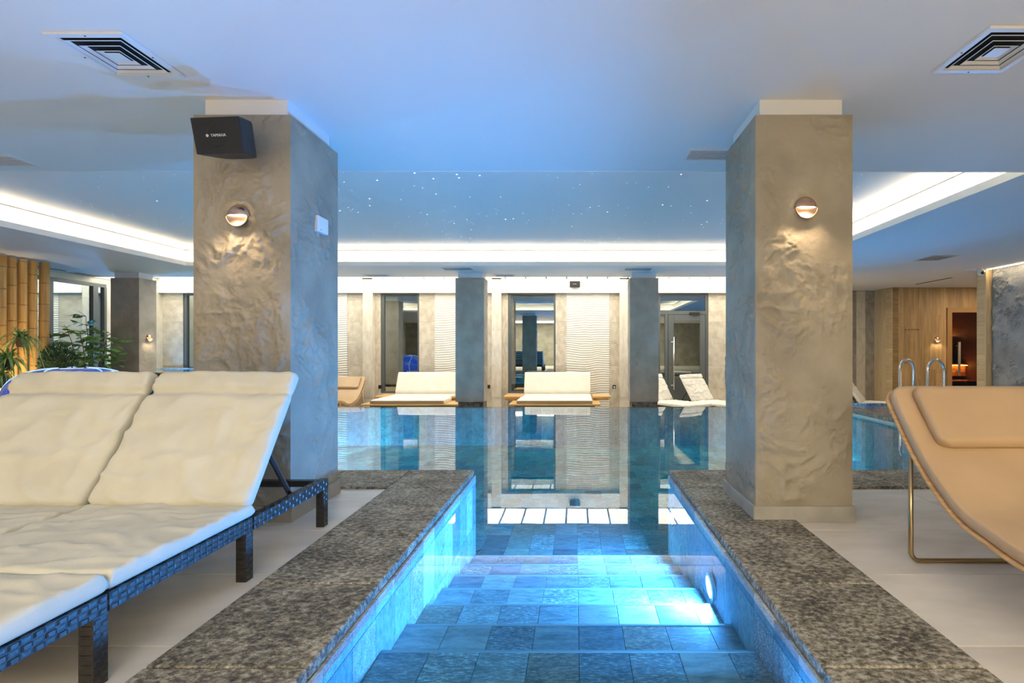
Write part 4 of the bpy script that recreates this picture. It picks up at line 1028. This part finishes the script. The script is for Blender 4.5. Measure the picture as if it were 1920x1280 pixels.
ch = chaise('tan leather moulded chaise on bronze tube frame at the right picture edge')
ch.location = (2.235, 0.97, ZF)
c2 = copy_tree(ch); c2.location = (-6.02, 11.15, ZD); c2['label'] = 'small tan chaise beside the left daybed at the far wall'

# ------------------------------------------------------------------ daybeds by the far wall
def daybed(x0, x1, pl, pr, label, shelves):
    yf, yh, yt = 11.3, 12.9, 13.16
    D = thing('daybed', label, 'daybed', ((x0+x1)/2, 12.2, ZD), 0, 'white double daybeds on wooden platforms')
    G().box(pl, pr, yf-0.08, 13.2, -0.195, -0.158).build('platform', M['wood_deck'], D, bevel=0.004)
    G().box(pl+0.12, pr-0.12, yf+0.15, 13.1, ZD, -0.195).build('base', M['black_metal'], D)
    cx, hw = (x0+x1)/2, (x1-x0)/2
    f = resample([Vector((yf, -0.156)), Vector((yh+0.02, -0.156))], 0.05)
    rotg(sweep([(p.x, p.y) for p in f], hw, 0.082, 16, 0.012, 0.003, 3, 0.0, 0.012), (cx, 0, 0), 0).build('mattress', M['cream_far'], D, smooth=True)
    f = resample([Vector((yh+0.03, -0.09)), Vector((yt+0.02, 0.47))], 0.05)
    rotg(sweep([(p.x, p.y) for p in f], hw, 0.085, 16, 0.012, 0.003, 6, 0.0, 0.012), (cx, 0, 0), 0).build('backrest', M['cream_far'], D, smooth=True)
    G().box(x0, x1, yf-0.001, yf+0.003, -0.152, -0.086).build('front_band', plain('tan_canvas', (0.50, 0.38, 0.22), 0.8), D)
    for a, b in shelves:
        G().box(a, b, 12.05, 12.75, -0.10, -0.06).box(a+0.05, b-0.05, 12.1, 12.7, -0.158, -0.10).build('side_shelf', M['wood_deck'], D, bevel=0.003)
daybed(-4.76, -3.06, -4.95, -2.72, 'white daybed on wooden platform at the left window', ((-4.98, -4.72), (-3.1, -2.75)))
daybed(-1.37, 0.38, -1.55, 0.56, 'white daybed on wooden platform at the middle window', ((-1.80, -1.33), (0.42, 0.86)))

# ------------------------------------------------------------------ pool ladder
ld_ = thing('pool_ladder', 'polished steel ladder rails arching over the spa edge at right', 'pool ladder', (6.75, 9.6, ZF))
def hoop(y, xa, xb, ztop):
    r_ = (xb-xa)/2; xc = (xa+xb)/2; pth = [(xa, y, -0.65), (xa, y, -0.1), (xa, y, ztop-r_*1.5)]
    for k in range(0, 17): an = PI-PI*k/16; pth.append((xc+r_*math.cos(an), y, ztop-r_*1.5+1.5*r_*math.sin(an)))
    pth += [(xb, y, 0.3), (xb, y, 0.002)]
    G().tube(pth, 0.025, 12).build('rail', M['chrome'], ld_, smooth=True)
    G().lathe([(0.05, 0), (0.05, 0.012), (0.03, 0.025)], (xb, y, 0.0), 20).build('flange', M['chrome'], ld_, smooth=True)
hoop(9.85, 6.52, 6.80, 0.90); hoop(9.32, 6.70, 7.02, 0.91)

# ------------------------------------------------------------------ bamboo, plants
rk = random.Random(13)
BLAB = ['bamboo cane cut by the left picture edge', 'second bamboo cane from the left edge, leaning slightly', 'darker bamboo cane set back behind the second and third canes', 'bamboo cane in the middle of the screen behind the topmost spider plant', 'thin dark bamboo cane set back right of the middle cane', 'slim bamboo cane beside the white gap, second from the right', 'thick rightmost bamboo cane next to the glazing']
for bi, (cx_, w_, ty) in enumerate(((1, 16, 479), (23, 15, 483), (33, 12, 493), (42.5, 13, 486), (50, 11, 493), (62, 12, 489), (81, 15.5, 492))):
    Yb = 1.63*F/(VY-ty); p = px(cx_, 600, Yb); r_ = w_*0.45*Yb/F
    b = thing('bamboo_cane', BLAB[bi], 'bamboo', (p.x, Yb, ZF), 0, 'bamboo canes of the screen')
    z = ZF; ztop = HC+1.63; pth = []; rad = []; zz = ZF+rk.uniform(0.05, 0.3); lean = rk.uniform(-0.03, 0.03)
    knots = []
    while zz < ztop: knots.append(zz); zz += rk.uniform(0.30, 0.42)
    zs = sorted(set([ZF, ztop]+[k+d_ for k in knots for d_ in (-0.03, -0.008, 0.0, 0.008, 0.03) if ZF < k+d_ < ztop]))
    for q in zs:
        pth.append((p.x+lean*(q/2.8), Yb, q)); rr = r_
        for k in knots:
            dd = abs(q-k)
            if dd < 0.004: rr = r_*0.965
            elif dd < 0.012: rr = r_*1.05
        rad.append(rr)
    G().tube(pth, rad, 18).build('culm', M['bamboo'], b, smooth=True)
    for k in knots:
        pts = [(p.x+lean*(k/2.8)+r_*1.02*math.cos(a*PI/10), Yb+r_*1.02*math.sin(a*PI/10), k) for a in range(20)]
        G().tube(pts, 0.0035, 5, closed=True).build('node_ring', M['bark'], b, smooth=True)
for k_, (ux, uy) in enumerate(((-9.7, 8.35), (-9.55, 8.75))):  # made-up lamps hidden by the loungers, added to brighten the bamboo
    ul = thing('bamboo_fill_light', ('hidden fill lamp added to brighten the bamboo, nearer one', 'hidden fill lamp added to brighten the bamboo, farther one')[k_], 'uplight', (ux, uy, ZF), 0, 'fill lamps added under the bamboo')
    G().lathe([(0.05, 0.0), (0.05, 0.01), (0.015, 0.015), (0.015, 0.05), (0.04, 0.06), (0.045, 0.13), (0.038, 0.13), (0.03, 0.10)], (ux, uy, ZF), 18).build('housing', M['black'], ul)
    l_ = bpy.data.lights.new('bamboo_fill_beam', 'SPOT'); l_.energy = 50; l_.color = (1.0, 0.80, 0.55); l_.spot_size = math.radians(100); l_.spot_blend = 0.8; l_.shadow_soft_size = 0.04
    lo_ = bpy.data.objects.new('bamboo_fill_beam', l_); COL.objects.link(lo_); lo_.parent = ul; lo_.location = (0, 0, 0.14)
    lo_.rotation_euler = Vector((-0.75, 0.1, 1.0)).to_track_quat('-Z', 'Y').to_euler()
def blade(g, base, dirv, L_, wd, droop, n=7):
    d_ = Vector(dirv).normalized(); side = d_.cross(Vector((0,0,1)))
    side = side.normalized() if side.length > 1e-3 else Vector((1,0,0)); p = Vector(base); vs = []
    for i in range(n+1):
        t_ = i/n; q = p+d_*(L_*t_)+Vector((0,0,-droop*t_*t_*L_)); ww = wd*math.sin(PI*min(1, 0.25+0.75*t_))*0.5 + 0.001
        vs += [q-side*ww, q+side*ww+Vector((0,0,0.0))]
    g.add(vs, [(2*i, 2*i+1, 2*i+3, 2*i+2) for i in range(n)])
def spider(pxx, pyy, Y, size, label, pot, nb, seed):
    p = px(pxx, pyy, Y); rr = random.Random(seed)
    t_ = thing('spider_plant', label, 'potted plant', p, 0, 'spider plants on the bamboo')
    h_ = 0.17*size; r0 = 0.085*size
    G().lathe([(r0*0.62, -h_), (r0*0.95, -0.02), (r0*1.05, -0.02), (r0*1.05, 0.0), (r0*0.9, 0.0), (r0*0.85, -0.03)], p, 20).build('pot', pot, t_, smooth=False)
    g = G()
    for i in range(nb):
        a = rr.uniform(0, 2*PI); el = rr.uniform(0.25, 1.35)
        blade(g, p+Vector((rr.uniform(-0.03, 0.03), rr.uniform(-0.03, 0.03), -0.02)), (math.cos(a)*math.cos(el), math.sin(a)*math.cos(el), math.sin(el)), rr.uniform(0.28, 0.62)*size, 0.022*size, rr.uniform(0.5, 1.5))
    g.build('foliage', M['blade'], t_, smooth=True)
    return t_
spider(40, 632, 8.3, 1.0, 'topmost spider plant in a tan pot on the bamboo', M['terracotta'], 70, 1)
spider(14, 672, 8.1, 1.15, 'middle spider plant drooping at the left picture edge', M['greypot'], 80, 2)
spider(1, 706, 7.9, 1.05, 'spider plant in a grey pot cut by the left edge', M['greypot'], 60, 3)
spider(8, 772, 7.9, 1.0, 'lowest spider plant in a tan pot above the dark planter', M['terracotta'], 75, 4)
p = px(-2, 790, 7.25)
pt_ = thing('planter', 'dark grey round planter at the left picture edge', 'planter', (p.x, 7.25, ZF))
G().lathe([(0.15, ZF), (0.21, p.z-0.02), (0.22, p.z), (0.19, p.z), (0.18, p.z-0.04)], (p.x, 7.25, 0), 28).build('pot', M['greypot'], pt_)
G().lathe([(0.0, p.z-0.035), (0.185, p.z-0.035)], (p.x, 7.25, 0), 28).build('soil', M['soil'], pt_)
# ficus and conifer in planters
def ficus(x, y, zb_, label):
    t_ = thing('ficus', label, 'potted plant', (x, y, ZF)); rr = random.Random(31)
    G().lathe([(0.16, ZF), (0.22, zb_-0.02), (0.23, zb_), (0.2, zb_), (0.19, zb_-0.04)], (x, y, 0), 26).build('pot', M['greypot'], t_)
    G().lathe([(0.0, zb_-0.03), (0.2, zb_-0.03)], (x, y, 0), 26).build('soil', M['soil'], t_)
    br = G(); lf_ = G()
    def leafy(q, d_):
        L_ = rr.uniform(0.11, 0.18); wd = L_*0.42; d_ = (Vector(d_)+Vector((rr.uniform(-.5,.5), rr.uniform(-.5,.5), rr.uniform(-1.0,-0.1)))).normalized()
        s_ = d_.cross(Vector((rr.uniform(-1,1), rr.uniform(-1,1), 1))).normalized(); up = s_.cross(d_)
        o = Vector(q)
        vs = [o, o+d_*L_*0.3+s_*wd*0.5, o+d_*L_*0.6+s_*wd*0.45, o+d_*L_, o+d_*L_*0.6-s_*wd*0.45, o+d_*L_*0.3-s_*wd*0.5, o+d_*L_*0.4-up*0.012]
        lf_.add(vs, [(0,1,6),(1,2,6),(2,3,6),(3,4,6),(4,5,6),(5,0,6)])
    for s_ in range(5):
        a0 = 2*PI*s_/5; p_ = Vector((x+0.06*math.cos(a0), y+0.06*math.sin(a0), zb_-0.04)); d_ = Vector((0.22*math.cos(a0), 0.22*math.sin(a0), 1)).normalized()
        H = rr.uniform(1.05, 1.55); pth = [p_+d_*H*k/8+Vector((rr.uniform(-.015,.015), rr.uniform(-.015,.015), 0)) for k in range(9)]
        br.tube(pth, [0.018*(1-k/10) for k in range(9)], 7)
        for k in range(3, 9):
            for j in range(3):
                a = rr.uniform(0, 2*PI); b_ = Vector((math.cos(a), math.sin(a), rr.uniform(0.15, 0.7))).normalized(); L_ = rr.uniform(0.2, 0.52)*(1.15-k/14)
                e = [pth[k]+b_*L_*q/4+Vector((0, 0, -0.10*L_*(q/4)**2)) for q in range(5)]
                br.tube(e, [0.006, 0.005, 0.004, 0.003, 0.002], 5)
                if k < 8 or rr.random() < 0.25:
                    for q in range(1, 5):
                        for _ in range(2):
                            if rr.random() < 0.62: leafy(e[q], b_)
    br.build('branches', M['bark'], t_, smooth=True); lf_.build('foliage', M['leaf'], t_)
ficus(-9.78, 9.85, 0.34, 'ficus tree with sparse green leaves in front of the left glazing')
cn = thing('conifer_bush', 'round dark green conifer bush beside the bamboo', 'potted plant', (-9.62, 9.08, ZF)); rr = random.Random(8)
G().lathe([(0.14, ZF), (0.2, 0.36), (0.21, 0.38), (0.17, 0.38)], (-9.62, 9.08, 0), 24).build('pot', M['greypot'], cn)
G().lathe([(0.0, 0.36), (0.18, 0.36)], (-9.62, 9.08, 0), 24).build('soil', M['soil'], cn)
G().tube([(-9.62, 9.08, 0.34), (-9.62, 9.08, 0.95)], 0.02, 8).build('trunk', M['bark'], cn)
g = G()
for i in range(3200):
    v = Vector((rr.gauss(0, 1), rr.gauss(0, 1), rr.gauss(0, 1))).normalized()*(rr.random()**0.35)
    q = Vector((-9.62+v.x*0.25, 9.08+v.y*0.25, 0.80+v.z*0.42)); d_ = (v+Vector((0, 0, 0.7))).normalized()*rr.uniform(0.04, 0.07); s_ = d_.orthogonal().normalized()*0.006
    g.add([q, q+d_*0.5+s_, q+d_, q+d_*0.5-s_], [(0,1,2,3)])
g.build('foliage', M['conifer'], cn)

# ------------------------------------------------------------------ translucent blue dome behind the loungers
def dome_mat():
    m, nt, b = newmat('translucent_blue_shell'); L = nt.links
    tc = N(nt, 'ShaderNodeTexCoord'); nz = N(nt, 'ShaderNodeTexNoise'); nz.inputs['Scale'].default_value = 60; nz.inputs['Detail'].default_value = 2; L.new(tc.outputs['Object'], nz.inputs['Vector'])
    r = ramp(nt, [(0.60, (0.01, 0.06, 0.50)), (0.70, (0.25, 0.55, 0.95))]); L.new(nz.outputs['Fac'], r.inputs[0]); L.new(r.outputs[0], b.inputs['Base Color'])
    b.inputs['Roughness'].default_value = 0.08; b.inputs['Transmission Weight'].default_value = 0.25; b.inputs['Coat Weight'].default_value = 1.0
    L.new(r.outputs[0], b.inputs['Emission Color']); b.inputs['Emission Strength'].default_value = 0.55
    return m
M['dome'] = dome_mat()
dm = thing('translucent_dome', 'glossy translucent blue dome with pale arc seams behind the loungers', 'dome', (-7.0, 6.8, ZF))
cx_, cy_, cz_, ra, rb = -7.0, 6.8, 0.42, 0.68, 0.44
prof = [(ra*max(0, math.cos(a))**0.62, rb*math.sin(a)) for a in [(-PI/2+PI*i/28) for i in range(29)]]
G().lathe(prof, (cx_, cy_, cz_), 40).build('shell', M['dome'], dm, smooth=True)
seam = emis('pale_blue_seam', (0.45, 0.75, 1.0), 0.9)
def on(a, th): c = max(0, math.cos(a))**0.62; return (cx_+1.006*ra*c*math.cos(th), cy_+1.006*ra*c*math.sin(th), cz_+1.006*rb*math.sin(a))
for ph in (0.3, 2.4, 4.5):
    G().tube([on(-PI/2+PI*i/30, ph+0.75*math.sin(PI*i/30)) for i in range(1, 30)], 0.006, 6).build('seam', seam, dm, smooth=True)
    G().tube([on(-PI/2+PI*i/30, ph-0.75*math.sin(PI*i/30)) for i in range(1, 30)], 0.006, 6).build('seam', seam, dm, smooth=True)
